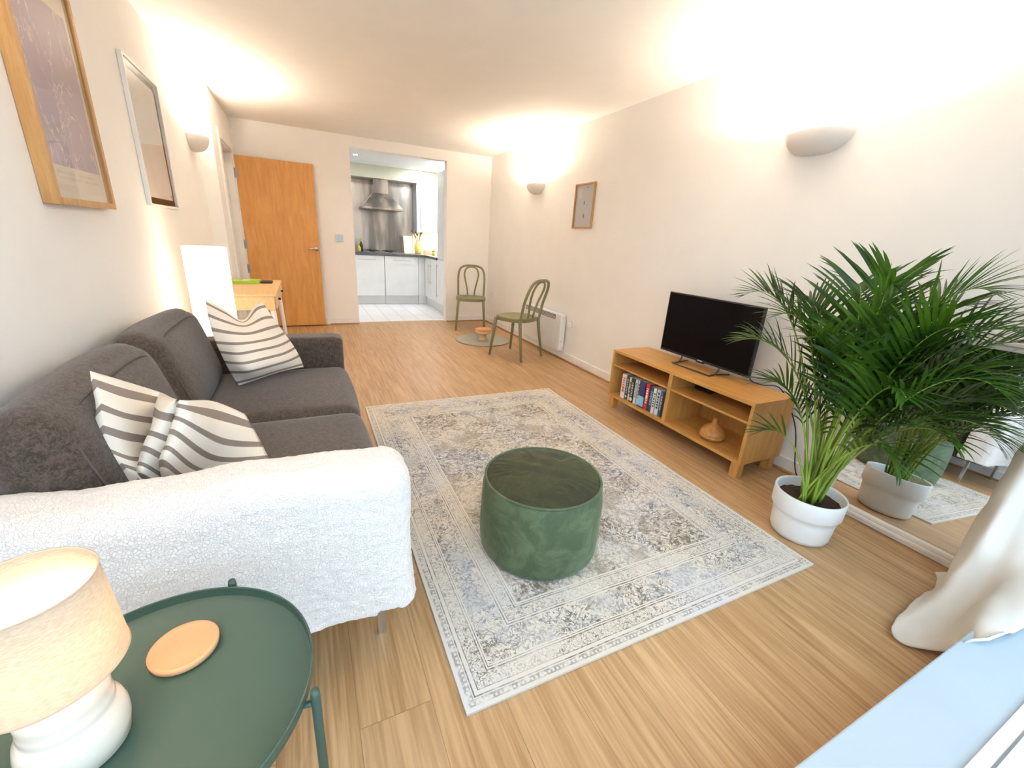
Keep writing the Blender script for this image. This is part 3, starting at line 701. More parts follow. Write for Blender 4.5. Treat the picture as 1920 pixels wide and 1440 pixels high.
for lx, ly in ((.862, 1.075), (.862, 2.68), (.08, 1.075), (.08, 2.68)):
    bm = bmesh.new(); vs = bx(bm, (lx-.020, ly-.006, 0), (lx+.014, ly+.012, .185)); 
    for v_ in vs[:4]: v_.co.x = lx-.003+(v_.co.x-lx+.003)*.72
    fin('leg', bm, M_CHROME, sf, bevel=.002)
# white throw over the near arm: an open bottomed cover with cloth thickness
bm = bmesh.new(); bmesh.ops.create_cube(bm, size=2); bmesh.ops.subdivide_edges(bm, edges=bm.edges, cuts=26, use_grid_fill=True)
hx_, hy_, hz_ = .455, .100, .228; R_ = .07; kill = []
for v_ in bm.verts:
    q = Vector((math.copysign(abs(c_)**.85, c_) for c_ in v_.co)); h = Vector((hx_, hy_, hz_)); pnt = Vector((q[i]*h[i] for i in range(3)))
    if pnt.z < -.05 and abs(v_.co.z) == 1: pass
    inner = Vector((hx_-R_, hy_-R_, hz_-R_)); cl = Vector((max(-inner[i], min(inner[i], pnt[i])) for i in range(3)))
    if pnt.z < 0: cl.z = pnt.z
    if pnt.x < 0: cl.x = pnt.x
    dl = pnt-cl
    if dl.length > 1e-9: pnt = cl + dl.normalized()*min(max(abs(dl[0]), abs(dl[1]), abs(dl[2])), R_)
    low = max(0, -q.z)
    pnt += Vector((.012*low + .004*math.sin(14*pnt.z), -.006*low*(1 if pnt.y < 0 else -1) + .006*math.sin(13*pnt.x+5*pnt.z), .004*math.sin(11*pnt.x)+.003*math.sin(31*pnt.x)))
    if pnt.y > 0 and pnt.z < .03 and q.z < .12: pass
    v_.co = pnt
dead = [f_ for f_ in bm.faces if f_.normal.z < -.8 or f_.calc_center_median().z < -hz_+.002]
bmesh.ops.delete(bm, geom=dead, context='FACES')
dead = [f_ for f_ in bm.faces if f_.calc_center_median().y > .06 and f_.calc_center_median().z < .07 and f_.calc_center_median().x < .44]
bmesh.ops.delete(bm, geom=dead, context='FACES')
th = fin('throw_blanket', bm, M_THROW, None, (.490, 1.062, .428), True)
md = th.modifiers.new('thick', 'SOLIDIFY'); md.thickness = .010; md.offset = -1
tx = bpy.data.textures.new('fleece', 'CLOUDS'); tx.noise_scale = .018; tx.noise_depth = 2
md = th.modifiers.new('sub', 'SUBSURF'); md.levels = 2; md.render_levels = 2
md = th.modifiers.new('fleece', 'DISPLACE'); md.texture = tx; md.strength = .007; md.mid_level = .5; md.texture_coords = 'LOCAL'
tag(th, 'white fluffy throw draped over the near arm of the sofa', 'throw')
# pillows
def pillow(name, label, G, mat, back, flip=1, bulge=.06):
    S = net(G, 7); nr, nc = len(S), len(S[0]); bm = bmesh.new(); uvl = bm.loops.layers.uv.new('UVMap')
    F = [[None]*nc for _ in range(nr)]; B = [[None]*nc for _ in range(nr)]
    uvd = {}
    for i in range(nr):
        for j in range(nc):
            u, v_ = j/(nc-1), i/(nr-1); p_ = S[i][j]
            e = (16*u*(1-u)*v_*(1-v_))**.5
            F[i][j] = bm.verts.new(p_); uvd[F[i][j]] = (u, v_)
            if 0 < i < nr-1 and 0 < j < nc-1: B[i][j] = bm.verts.new(p_ + Vector(back)*max(e, .04)); uvd[B[i][j]] = (u, v_)
            else: B[i][j] = F[i][j]
    for i in range(nr-1):
        for j in range(nc-1):
            bm.faces.new((F[i][j], F[i][j+1], F[i+1][j+1], F[i+1][j]))
            bm.faces.new((B[i][j], B[i+1][j], B[i+1][j+1], B[i][j+1]))
    bmesh.ops.recalc_face_normals(bm, faces=bm.faces)
    for f_ in bm.faces:
        for l_ in f_.loops: l_[uvl].uv = uvd[l_.vert]
    o = fin(name, bm, mat, None, None, True)
    return tag(o, label, 'pillow', 'striped throw pillows')
NEAR = [[(0.248,1.300,0.864),(0.279,1.360,0.819),(0.314,1.500,0.732),(0.433,1.200,0.806),(0.456,1.420,0.717),(0.519,1.500,0.635)],
[(0.265,1.270,0.805),(0.294,1.320,0.754),(0.332,1.450,0.681),(0.433,1.185,0.776),(0.484,1.340,0.648),(0.551,1.460,0.564)],
[(0.260,1.260,0.747),(0.295,1.300,0.702),(0.327,1.430,0.622),(0.418,1.180,0.745),(0.468,1.310,0.597),(0.573,1.410,0.527)],
[(0.263,1.250,0.679),(0.297,1.270,0.640),(0.314,1.390,0.583),(0.400,1.180,0.698),(0.438,1.300,0.557),(0.590,1.370,0.503)],
[(0.283,1.240,0.636),(0.313,1.250,0.609),(0.323,1.310,0.582),(0.383,1.180,0.657),(0.414,1.280,0.539),(0.583,1.340,0.477)],
[(0.311,1.230,0.590),(0.334,1.220,0.568),(0.337,1.260,0.542),(0.362,1.250,0.543),(0.405,1.270,0.504),(0.544,1.300,0.462)]]
FAR = [[(0.303,2.400,0.879),(0.365,2.430,0.824),(0.433,2.460,0.759),(0.476,2.580,0.815),(0.514,2.620,0.831)],
[(0.313,2.340,0.810),(0.382,2.330,0.778),(0.451,2.360,0.752),(0.520,2.480,0.765),(0.559,2.560,0.755)],
[(0.334,2.270,0.717),(0.417,2.230,0.715),(0.486,2.270,0.708),(0.555,2.400,0.697),(0.598,2.530,0.690)],
[(0.355,2.240,0.648),(0.435,2.180,0.652),(0.516,2.230,0.654),(0.587,2.360,0.639),(0.634,2.500,0.631)],
[(0.379,2.220,0.575),(0.461,2.150,0.590),(0.542,2.220,0.589),(0.617,2.340,0.578),(0.664,2.480,0.566)],
[(0.404,2.220,0.497),(0.476,2.240,0.513),(0.553,2.300,0.521),(0.622,2.380,0.514),(0.683,2.480,0.494)]]
pillow('throw_pillow', 'cream pillow with brown stripes, crumpled against the throw covered arm', NEAR, M_STR_N, (-.07, .03, -.05))
pillow('throw_pillow', 'cream pillow with brown stripes, upright against the far sofa arm', FAR, M_STR_F, (-.02, .12, .0))
# ================================================================== tray table, lamp, coaster
TX, TY, TZ = .469, .620, .530
t = thing('tray_table', 'round dark green metal tray table beside the sofa arm', 'side table', (TX, TY, 0))
bm = bmesh.new(); lathe(bm, [(.205, .502), (.218, .504), (.2215, .510), (.2222, TZ), (.2205, TZ+.0012), (.2188, TZ), (.2180, .512), (.2120, .5075), (.05, .5070)], 128, cap0=True, cap1=True)
fin('tray', bm, M_GREEN, t, smooth=True)
md = t.children[0].modifiers.new('e', 'EDGE_SPLIT'); md.split_angle = .7
bm = bmesh.new(); tube(bm, [(.200*math.cos(a), .200*math.sin(a), .494) for a in [2*PI*k/64 for k in range(64)]], .005, 8, closed=True); fin('frame_ring', bm, M_GREEN, t, smooth=True)
for a in (math.radians(-19), math.radians(71), math.radians(161), math.radians(251)):
    ca, sa = math.cos(a), math.sin(a); bm = bmesh.new()
    tube(bm, [(.236*ca, .236*sa, .532), (.236*ca, .236*sa, .525), (.232*ca, .232*sa, .0)], [.0062, .0075, .0075], 12)
    tube(bm, [(.200*ca, .200*sa, .495), (.236*ca, .236*sa, .505)], .005, 8)
    fin('leg', bm, M_GREEN, t, smooth=True)
LX, LY, LZ = .394, .602, .5078
t = thing('table_lamp', 'small lit lamp with cream ceramic base and linen shade on green tray', 'lamp', (LX, LY, LZ))
bm = bmesh.new(); lathe(bm, [(.048, 0), (.053, .004), (.0575, .03), (.0575, .045), (.054, .06), (.049, .067), (.0475, .071), (.0485, .076), (.0475, .083), (.0465, .088), (.0475, .096), (.047, .112), (.040, .126), (.026, .135), (.012, .138), (.010, .15)], 64); fin('lamp_base', bm, M_CERAM, t, smooth=True)
bm = bmesh.new(); lathe(bm, [(.0775, .152), (.0700, .286), (.0690, .286), (.0765, .152)], 72, cap0=False, cap1=False)
for i in range(0): pass
sh = fin('lamp_shade', bm, M_SHADE, t, smooth=True)
for rr, zz in ((.0775, .1525), (.0700, .2855)):
    bm = bmesh.new(); tube(bm, [(rr*math.cos(a), rr*math.sin(a), zz) for a in [2*PI*k/64 for k in range(64)]], .0011, 6, closed=True)
    fin('shade_trim', bm, plain('shade trim tape', (.62, .42, .28), .8), sh, smooth=True)
bm = bmesh.new(); tube(bm, [(0, 0, .15), (0, 0, .185)], .010, 12)
for k in range(3): tube(bm, [(0, 0, .18), (.074*math.cos(k*2.09), .074*math.sin(k*2.09), .18)], .0012, 6)
fin('lamp_holder', bm, M_WPLAST, t)
bm = bmesh.new(); bmesh.ops.create_uvsphere(bm, u_segments=16, v_segments=10, radius=.020); 
fin('bulb', bm, emit('warm bulb', (1, .80, .55), 26), t, (0, 0, .208), True)
t = thing('coaster', 'round terracotta coaster lying on the green tray table', 'coaster', (.489, .722, .5078))
bm = bmesh.new(); lathe(bm, [(.046, 0), (.050, .003), (.051, .0125), (.0475, .0145), (.0425, .0115), (.041, .0105), (.02, .0105)], 48); fin('coaster_dish', bm, M_TERRA, t, smooth=True)
# ================================================================== TV bench
U0, U1, V0, V1 = 2.859, 3.215, 1.3116, 2.5139
ZB, ZT = .092, .469; TH = .020
t = thing('tv_bench', 'low oak effect television bench with open shelves on the right wall', 'tv bench', (U0, V0, 0)); L = V1-V0; DP = U1-U0
box('top_panel', (0, 0, ZT-TH), (DP, L, ZT), M_TVW, t, .0015)
box('bottom_panel', (0, TH, ZB), (DP, L-TH, ZB+TH), M_TVW, t, .0015)
for y0_ in (0, L-TH): box('side_panel', (0, y0_, ZB), (DP, y0_+TH, ZT-TH), M_TVL, t, .0015)
box('divider', (0, L/2-.015, ZB+TH), (DP-.01, L/2+.015, ZT-TH), M_TVL, t, .001)
box('back_panel', (DP-.008, TH, ZB+TH), (DP-.002, L-TH, ZT-TH), M_TVL, t)
for y0_, y1_ in ((TH, L/2-.015), (L/2+.015, L-TH)): box('shelf', (.006, y0_, .340), (DP-.01, y1_, .354), M_TVW, t, .001)
for lx, ly in ((.012, .012), (.012, L-.062), (DP-.065, .012), (DP-.065, L-.062)): box('leg', (lx, ly, 0), (lx+.05, ly+.05, ZB), M_TVL, t, .002)
# television
TVX, TVY = 3.100, 1.914
t = thing('television', 'black flat screen television on the oak bench', 'television', (TVX, TVY, ZT+.0005), 0)
tvb = [( -.012, -.360, .062), (.0, .360, .480)]
bm = bmesh.new(); bx(bm, (0, -.366, .050), (.022, .366, .476)); vs = bx(bm, (.022, -.25, .075), (.055, .25, .34)); fin('casing', bm, M_BLACK, t, bevel=.003)
box('screen', (-.0015, -.356, .066), (.0, .356, .468), M_SCREEN, t)
box('badge', (-.0022, -.018, .0545), (-.0002, .018, .0615), plain('pale badge', (.7, .7, .7), .4), t)
box('sensor_tab', (-.002, -.03, .042), (.018, .03, .0505), M_BLACK, t, .002)
bm = bmesh.new()
LP = [(.005, -.155, .055), (.0, -.155, .035), (-.02, -.153, .010), (-.068, -.150, .006), (-.078, -.140, .006), (-.078, .140, .006), (-.068, .150, .006), (-.02, .153, .010), (.0, .155, .035), (.005, .155, .055)]
tube(bm, spline(LP, 4), .0055, 8); fin('stand', bm, plain('gunmetal stand', (.10, .10, .10), .3, .8), t, smooth=True)
bm = bmesh.new(); tube(bm, [(-.01, -.155, .008), (.09, -.175, .006)], .005, 8); tube(bm, [(-.01, .155, .008), (.09, .175, .006)], .005, 8); fin('stand_strut', bm, M_BLACK, t)
bm = bmesh.new(); tube(bm, spline([(3.195, 1.62, .60), (3.20, 1.60, .49), (3.20, 1.52, .478), (3.238, 1.42, .478), (3.240, 1.29, .30), (3.235, 1.22, .06), (3.20, 1.15, .008), (3.16, 1.08, .008)], 8), .0035, 8)
tag(fin('power_cable', bm, M_BLACK, smooth=True), 'thin black television cable hanging behind the bench end', 'cable')
# black box on the shelf
t = thing('media_box', 'small black media box on the upper right bench shelf', 'media box', (3.09, 1.80, .3545)); box('box_body', (-.05, -.06, 0), (.06, .06, .045), M_BLACK, t, .003); box('front_strip', (-.0505, -.05, .018), (-.05, .05, .026), M_SCREEN, t)
# books
BZ = ZB+TH+.0005
books = [ (.034, .190, (.80, .74, .70), (.70, .14, .10), 'thick white book with red lettering, leftmost on the bench shelf'),
 (.016, .192, (.05, .07, .09), (.45, .6, .7), 'thin black and blue book second from the left of the row'),
 (.020, .186, (.80, .72, .42), (.15, .15, .15), 'thin cream and yellow book in the row'),
 (.026, .188, (.035, .045, .04), (.5, .5, .45), 'dark green black book beside the cream one'),
 (.018, .190, (.82, .81, .78), (.25, .3, .4), 'slim white book right of the dark one'),
 (.016, .190, (.70, .72, .74), (.3, .1, .1), 'slim pale grey book left of the navy one'),
 (.042, .196, (.035, .055, .16), (.25, .62, .82), 'thick navy and sky blue book in the middle of the row'),
 (.026, .196, (.62, .03, .05), (.85, .8, .8), 'bright red book in the row'),
 (.028, .186, (.03, .09, .15), (.2, .5, .55), 'dark teal book right of the red one'),
 (.020, .188, (.80, .80, .80), (.1, .1, .12), 'white book with black marks near the divider'),
 (.024, .190, (.62, .70, .78), (.05, .05, .06), 'pale blue book with dark picture, second nearest the divider'),
 (.014, .184, (.10, .13, .18), (.6, .6, .65), 'thin dark book nearest the divider')]
yy = 2.402
books = [(b_[0]*1.5,)+b_[1:] for b_ in books]
for i, (w_, h_, c1, c2, lb) in enumerate(books):
    t = thing('book', lb, 'book', (2.885+.004*((i*7) % 3), yy-w_/2, BZ), 0, 'paperback books on the lower left bench shelf')
    mt = plain('book cover', c1, .45); hw = w_/2-.0006
    bm = bmesh.new(); bx(bm, (0, -hw, 0), (.0025, hw, h_)); bx(bm, (0, -hw, 0), (.128, -hw+.0018, h_)); bx(bm, (0, hw-.0018, 0), (.128, hw, h_)); fin('cover', bm, mt, t)
    box('pages', (.0025, -hw+.002, .002), (.126, hw-.002, h_-.002), plain('paper', (.75, .70, .6), .9), t)
    m2 = plain('spine ink', c2, .5)
    # spine blocks: abstract title bars and picture patch
    if w_ > .03 and i == 6: box('spine_picture', (-.0006, -hw, .01), (-.0001, hw, .085), m2, t)
    else:
        bm = bmesh.new(); z_ = .05
        rnd = random.Random(i)
        while z_ < h_-.03:
            l_ = rnd.uniform(.006, .022); bx(bm, (-.0006, -hw*.45, z_), (-.0001, hw*.45, z_+l_)); z_ += l_+.006
        fin('spine_title', bm, m2, t)
    if i in (1, 3, 9, 10): 
        bm = bmesh.new(); tube(bm, [(-.0007, 0, .025), (-.0001, 0, .025)], hw*.8, 16); fin('spine_emblem', bm, M_WPLAST, t)
    if i == 7:
        bm = bmesh.new(); tube(bm, [(-.0007, 0, .10), (-.0001, 0, .10)], hw*.5, 14); fin('spine_emblem', bm, M_WPLAST, t)
    yy -= w_
# wooden diffuser
t = thing('diffuser_vase', 'squat turned wooden vase with narrow neck on the lower bench shelf', 'vase', (2.965, 1.60, BZ))
bm = bmesh.new(); lathe(bm, [(.045, 0), (.06, .004), (.074, .018), (.0755, .03), (.074, .031)], 56, cap1=True); fin('vase_bottom', bm, M_VASE, t, smooth=True)
bm = bmesh.new(); lathe(bm, [(.0745, .0315), (.0755, .033), (.073, .052), (.060, .074), (.040, .090), (.024, .101), (.016, .112), (.0125, .126), (.0135, .137), (.011, .139), (.007, .132)], 56); fin('vase_top', bm, M_VASE, t, smooth=True)
for k in range(10):
    a = PI+(-.9+k*.2); bm = bmesh.new(); c_, s_ = math.cos(a), math.sin(a); tube(bm, [(.0735*c_, .0735*s_, .0165), (.0755*c_, .0755*s_, .0165)], .0022, 8); fin('vent_hole', bm, M_BLACK, t)
# ================================================================== chairs
def chair(label, loc, rz):
    """bentwood style moulded chair, front towards -y"""
    t = thing('dining_chair', label, 'chair', loc, rz, 'olive green bentwood style dining chairs')
    bm = bmesh.new(); N = 72; top = []; bot = []
    rim = []
    for k in range(N):
        a = 2*PI*k/N; ca, sa = math.cos(a), math.sin(a)
        x_ = .205*math.copysign(abs(ca)**.62, ca)*(1.0-.06*max(0, sa)); y_ = .200*math.copysign(abs(sa)**.70, sa)
        rim.append((x_, y_))
    lev = [(1.0, .428), (1.01, .436), (1.0, .446), (.90, .444), (.7, .440), (.4, .437), (.1, .436)]
    R = [[bm.verts.new((x_*s_, y_*s_, z_)) for x_, y_ in rim] for s_, z_ in lev]
    for A, B in zip(R, R[1:]):
        for k in range(N): bm.faces.new((A[k], A[(k+1) % N], B[(k+1) % N], B[k]))
    bm.faces.new(R[-1]); bm.faces.new(R[0][::-1]); fin('seat', bm, M_CHAIR, t, smooth=True)
    bm = bmesh.new()
    A = [[bm.verts.new((x_*s_, y_*s_, z_)) for x_, y_ in rim] for s_, z_ in ((.99, .430), (.99, .404), (.93, .404), (.93, .430))]
    for P_, Q_ in zip(A, A[1:]+A[:1]):
        for k in range(N): bm.faces.new((P_[k], P_[(k+1) % N], Q_[(k+1) % N], Q_[k]))
    fin('seat_apron', bm, M_CHAIR, t, smooth=False)
    for sx_ in (-1, 1):
        bm = bmesh.new(); tube(bm, [(sx_*.170, -.160, .425), (sx_*.178, -.172, .30), (sx_*.198, -.205, .0)], [(.019, .019), (.0175, .0175), (.0130, .0130)], 12); fin('leg', bm, M_CHAIR, t, smooth=True)
        bm = bmesh.new(); tube(bm, [(sx_*.178, .165, .435), (sx_*.184, .182, .30), (sx_*.205, .232, .0)], [(.019, .019), (.0175, .0175), (.0130, .0130)], 12); fin('leg', bm, M_CHAIR, t, smooth=True)
    def yb(z_): return .172 + max(0, z_-.43)*.20 + max(0, z_-.62)*.16
    P = [(-.180, yb(.42), .42), (-.183, yb(.50), .50), (-.186, yb(.60), .60), (-.187, yb(.68), .68), (-.178, yb(.76), .76), (-.145, yb(.82), .822), (-.08, yb(.848), .848), (0, yb(.852), .852)]
    P = P + [(-a, b_, c_) for a, b_, c_ in P[-2::-1]]
    bm = bmesh.new(); tube(bm, spline(P, 5), .0150, 12); fin('outer_hoop', bm, M_CHAIR, t, smooth=True)
    P = [(-.045, yb(.43), .43), (-.055, yb(.52), .52), (-.075, yb(.61), .61), (-.096, yb(.70), .70), (-.098, yb(.76), .755), (-.078, yb(.81), .805), (-.04, yb(.833), .832), (0, yb(.835), .838)]
    P = P + [(-a, b_, c_) for a, b_, c_ in P[-2::-1]]
    bm = bmesh.new(); tube(bm, spline(P, 5), .0118, 10); fin('inner_hoop', bm, M_CHAIR, t, smooth=True)
    return t
chair('olive green bentwood style chair facing the room in the far corner', (2.80, 5.60, 0), math.radians(-20))
chair('olive green bentwood style chair seen from behind, in front of the heater', (2.800, 4.125, 0), math.radians(180+29))
# disc base with turned wood post
t = thing('table_base_disc', 'flat round grey metal disc lying on the floor between the chairs', 'base plate', (2.702, 4.867, 0))
bm = bmesh.new(); lathe(bm, [(.325, .001), (.336, .003), (.3385, .009), (.337, .012), (.325, .0135), (.05, .0135)], 96); fin('plate', bm, M_DISC, t, smooth=True)
bm = bmesh.new(); tube(bm, [(.337*math.cos(a), .337*math.sin(a), .005) for a in [2*PI*k/96 for k in range(96)]], .0042, 6, closed=True); fin('dark_rim', bm, M_STEEL_D, t, smooth=True)
t = thing('turned_wood_stand', 'small mushroom shaped turned pale wood stand on the grey disc', 'wooden stand', (2.695, 4.83, .0142))
bm = bmesh.new(); lathe(bm, [(.052, 0), (.054, .004), (.045, .02), (.043, .05), (.046, .075), (.058, .086)], 40); fin('stem', bm, M_TURN, t, smooth=True)
bm = bmesh.new(); lathe(bm, [(.06, .0862), (.094, .092), (.098, .100), (.097, .118), (.093, .122)], 48); cp = fin('cap', bm, M_TURN, t, smooth=True)
bm = bmesh.new(); lathe(bm, [(.094, .1222), (.097, .126), (.097, .140), (.09, .147), (.05, .149)], 48); fin('lid', bm, plain('orange toned wood', (.68, .34, .15), .45, 0, 0, .1, .08), t, smooth=True)
# ================================================================== desk with drawers behind the sofa
t = thing('desk', 'pale bamboo desk with white splayed legs behind the sofa', 'desk', (.035, 3.60, 0))
DW, DL = .489, 1.0
box('desktop', (0, 0, .722), (DW, DL, .74), M_DESK, t, .003)
box('apron', (.012, .012, .622), (DW-.014, DL-.012, .7215), M_DESK, t, .002)
for y0_ in (.03, .51):
    d_ = box('drawer_front', (DW-.0135, y0_, .628), (DW-.002, y0_+.46, .718), M_DESK, t, .002)
    bm = bmesh.new(); tube(bm, [(DW-.002, y0_+.23, .672), (DW+.016, y0_+.23, .672)], .009, 12); fin('knob', bm, M_BLACK, d_)
for lx, ly, dx_, dy_ in ((.035, .04, -.02, -.03), (DW-.035, .04, .035, -.03), (.035, DL-.04, -.02, .04), (DW-.035, DL-.04, .035, .04)):
    bm = bmesh.new(); tube(bm, [(lx, ly, .6215), (lx+dx_, ly+dy_, 0)], [.020, .012], 14); fin('leg', bm, M_TRIM, t, smooth=True)
t = thing('green_folder', 'bright green box folder lying on the pale desk', 'folder', (.27, 4.36, .7405), .0)
GR = plain('lime green card', (.36, .58, .04), .4)
box('cover', (-.16, -.10, 0), (.10, .10, .022), GR, t, .002); box('label_patch', (-.03, -.04, .0222), (.02, .03, .0226), M_WPLAST, t)
tag(box('phone', (.375, 4.30, .7405), (.465, 4.44, .755), plain('dark plum case', (.05, .015, .02), .4), bevel=.005), 'small dark object on the desk beside the green folder', 'case')
t = thing('small_plant_pot', 'tiny green plant pot on the desk against the left wall', 'plant', (.085, 4.42, .7405))
bm = bmesh.new(); lathe(bm, [(.025, 0), (.032, .05), (.028, .05)], 18); fin('pot', bm, M_WPLAST, t)
bm = bmesh.new()
for k in range(16):
    a = k*2.4; r_ = .02+.012*(k % 3); tube(bm, [(0, 0, .045), (r_*.5*math.cos(a), r_*.5*math.sin(a), .07), (r_*math.cos(a), r_*math.sin(a), .085)], [.002, .006, .001], 6)
fin('leaves', bm, M_LEAF, t)
# paper floor lamp
t = thing('floor_lamp', 'glowing white paper column floor lamp between sofa and desk', 'floor lamp', (.205, 3.15, 0))
bm = bmesh.new(); prof = []
for k in range(60): z_ = .04+k*(1.04/59); prof.append((.112+.0012*((k % 2)*2-1), z_))
prof = prof + [(.109, 1.08), (.109, 1.05)]
lathe(bm, prof, 48, cap0=True, cap1=False); fin('paper_shade', bm, M_PAPER, t, smooth=True)
bm = bmesh.new(); lathe(bm, [(.09, 0), (.09, .012), (.02, .014), (.012, .04)], 32); fin('base', bm, M_STEEL_D, t)
# ================================================================== mirror
MY0, MY1 = .33, 1.03; MH = .985
t = thing('floor_mirror', 'cream framed mirror leaning on the right wall behind the palm', 'mirror', (3.120, (MY0+MY1)/2, .0))
t.rotation_euler = (0, math.radians(5.2), 0)
hw = (MY1-MY0)/2
M_MFR = plain('cream moulded frame', (.78, .72, .64), .4)
bm = bmesh.new()
def mould(bm, a, b_, out_dir):
    """three stepped beads between a and b_ (points in y,z), growing inwards along out_dir"""
    for k, (w0, w1, x0_) in enumerate(((0, .018, .000), (.018, .036, -.012), (.036, .056, -.004))):
        q = []
        lo_ = (min(a[0], b_[0]), min(a[1], b_[1])); hi_ = (max(a[0], b_[0]), max(a[1], b_[1]))
        if out_dir[0]:
            y_a = a[0]+out_dir[0]*w0; y_b = a[0]+out_dir[0]*w1
            bx(bm, (x0_, min(y_a, y_b), lo_[1]), (.028, max(y_a, y_b), hi_[1]))
        else:
            z_a = a[1]+out_dir[1]*w0; z_b = a[1]+out_dir[1]*w1
            bx(bm, (x0_, lo_[0], min(z_a, z_b)), (.028, hi_[0], max(z_a, z_b)))
mould(bm, (-hw, 0), (hw, 0), (0, 1)); mould(bm, (-hw, MH), (hw, MH), (0, -1)); mould(bm, (-hw, .056), (-hw, MH-.056), (1, 0)); mould(bm, (hw, .056), (hw, MH-.056), (-1, 0))
fin('frame', bm, M_MFR, t, bevel=.005, seg=3)
box('mirror_glass', (.010, -hw+.054, .054), (.016, hw-.054, MH-.054), M_MIRROR, t)
box('backing', (.0165, -hw+.03, .03), (.027, hw-.03, MH-.03), M_STEEL_D, t)
# ================================================================== curtain
def zz(z_, s=0): 
    return [(3.19, .15, z_), (3.10, .19, z_), (2.99, .165, z_), (2.93, .24, z_), (2.90, .29, z_), (2.905, .34, z_), (3.0, .375, z_), (3.09, .335, z_), (3.19, .37, z_)]
G = [zz(2.235), zz(1.6), zz(1.1),
 [(3.19, .16, .62), (3.05, .20, .62), (2.94, .19, .62), (2.87, .27, .62), (2.84, .32, .62), (2.815, .365, .62), (2.92, .41, .62), (3.00, .38, .62), (3.08, .40, .62)],
 [(3.17, .15, .36), (2.98, .175, .36), (2.87, .19, .36), (2.84, .28, .36), (2.83, .325, .36), (2.785, .370, .36), (2.90, .42, .36), (2.98, .40, .36), (3.05, .41, .36)],
 [(3.12, .16, .235), (2.84, .17, .235), (2.64, .19, .24), (2.73, .268, .235), (2.775, .315, .17), (2.765, .385, .18), (2.88, .42, .18), (2.96, .41, .18), (3.03, .42, .18)],
 [(3.08, .155, .212), (2.70, .17, .212), (2.42, .205, .220), (2.53, .268, .185), (2.62, .315, .06), (2.68, .385, .085), (2.84, .41, .07), (2.93, .42, .07), (3.02, .44, .06)],
 [(3.06, .160, .207), (2.62, .180, .207), (2.36, .225, .214), (2.50, .272, .050), (2.45, .36, .012), (2.47, .405, .035), (2.70, .430, .04), (2.90, .440, .02), (3.01, .480, .012)]]
S = net(G, 8); bm = bmesh.new(); V = [[bm.verts.new(p_) for p_ in r_] for r_ in S]
for v_ in bm.verts:
    if v_.co.z < .012: v_.co.z = .012
for A, B in zip(V, V[1:]):
    for j in range(len(A)-1): bm.faces.new((A[j], A[j+1], B[j+1], B[j]))
cu = fin('curtain', bm, M_CURT, None, None, True)
ct = bpy.data.textures.new('cloth_wrinkle', 'CLOUDS'); ct.noise_scale = .10; ct.noise_depth = 1
md = cu.modifiers.new('wrinkle', 'DISPLACE'); md.texture = ct; md.strength = .022; md.mid_level = .5; md.texture_coords = 'LOCAL'
md = cu.modifiers.new('t', 'SOLIDIFY'); md.thickness = .003; md.offset = 0
tag(cu, 'long cream curtain bunched at the window and puddling onto the floor', 'curtain')
bm = bmesh.new(); tube(bm, [(2.2, .26, 2.262), (3.22, .26, 2.262)], .012, 12); tag(fin('curtain_rail', bm, M_WPLAST, smooth=True), 'white curtain rail above the window', 'curtain rail')
# ================================================================== palm
PX, PY = 2.728, .880
t = thing('potted_palm', 'large bushy green palm in a white pot beside the television bench', 'potted plant', (PX, PY, 0))
bm = bmesh.new(); lathe(bm, [(.095, 0), (.112, .006), (.119, .025), (.124, .10), (.1255, .123), (.132, .130), (.1385, .142), (.1405, .218), (.139, .223), (.133, .223), (.130, .215), (.124, .14), (.115, .12)], 72, cap1=False); fin('pot', bm, M_POT, t, smooth=True)
bm = bmesh.new(); rows = [[bm.verts.new((r_*math.cos(2*PI*k/40), r_*math.sin(2*PI*k/40), .178+random.uniform(-.004, .006))) for k in range(40)] for r_ in (.128, .10, .07, .04, .01)]
for A, B in zip(rows, rows[1:]):
    for k in range(40): bm.faces.new((A[k], A[(k+1) % 40], B[(k+1) % 40], B[k]))
bm.faces.new(rows[-1]); fin('soil', bm, M_SOIL, t, smooth=True)
XMAX = 3.09
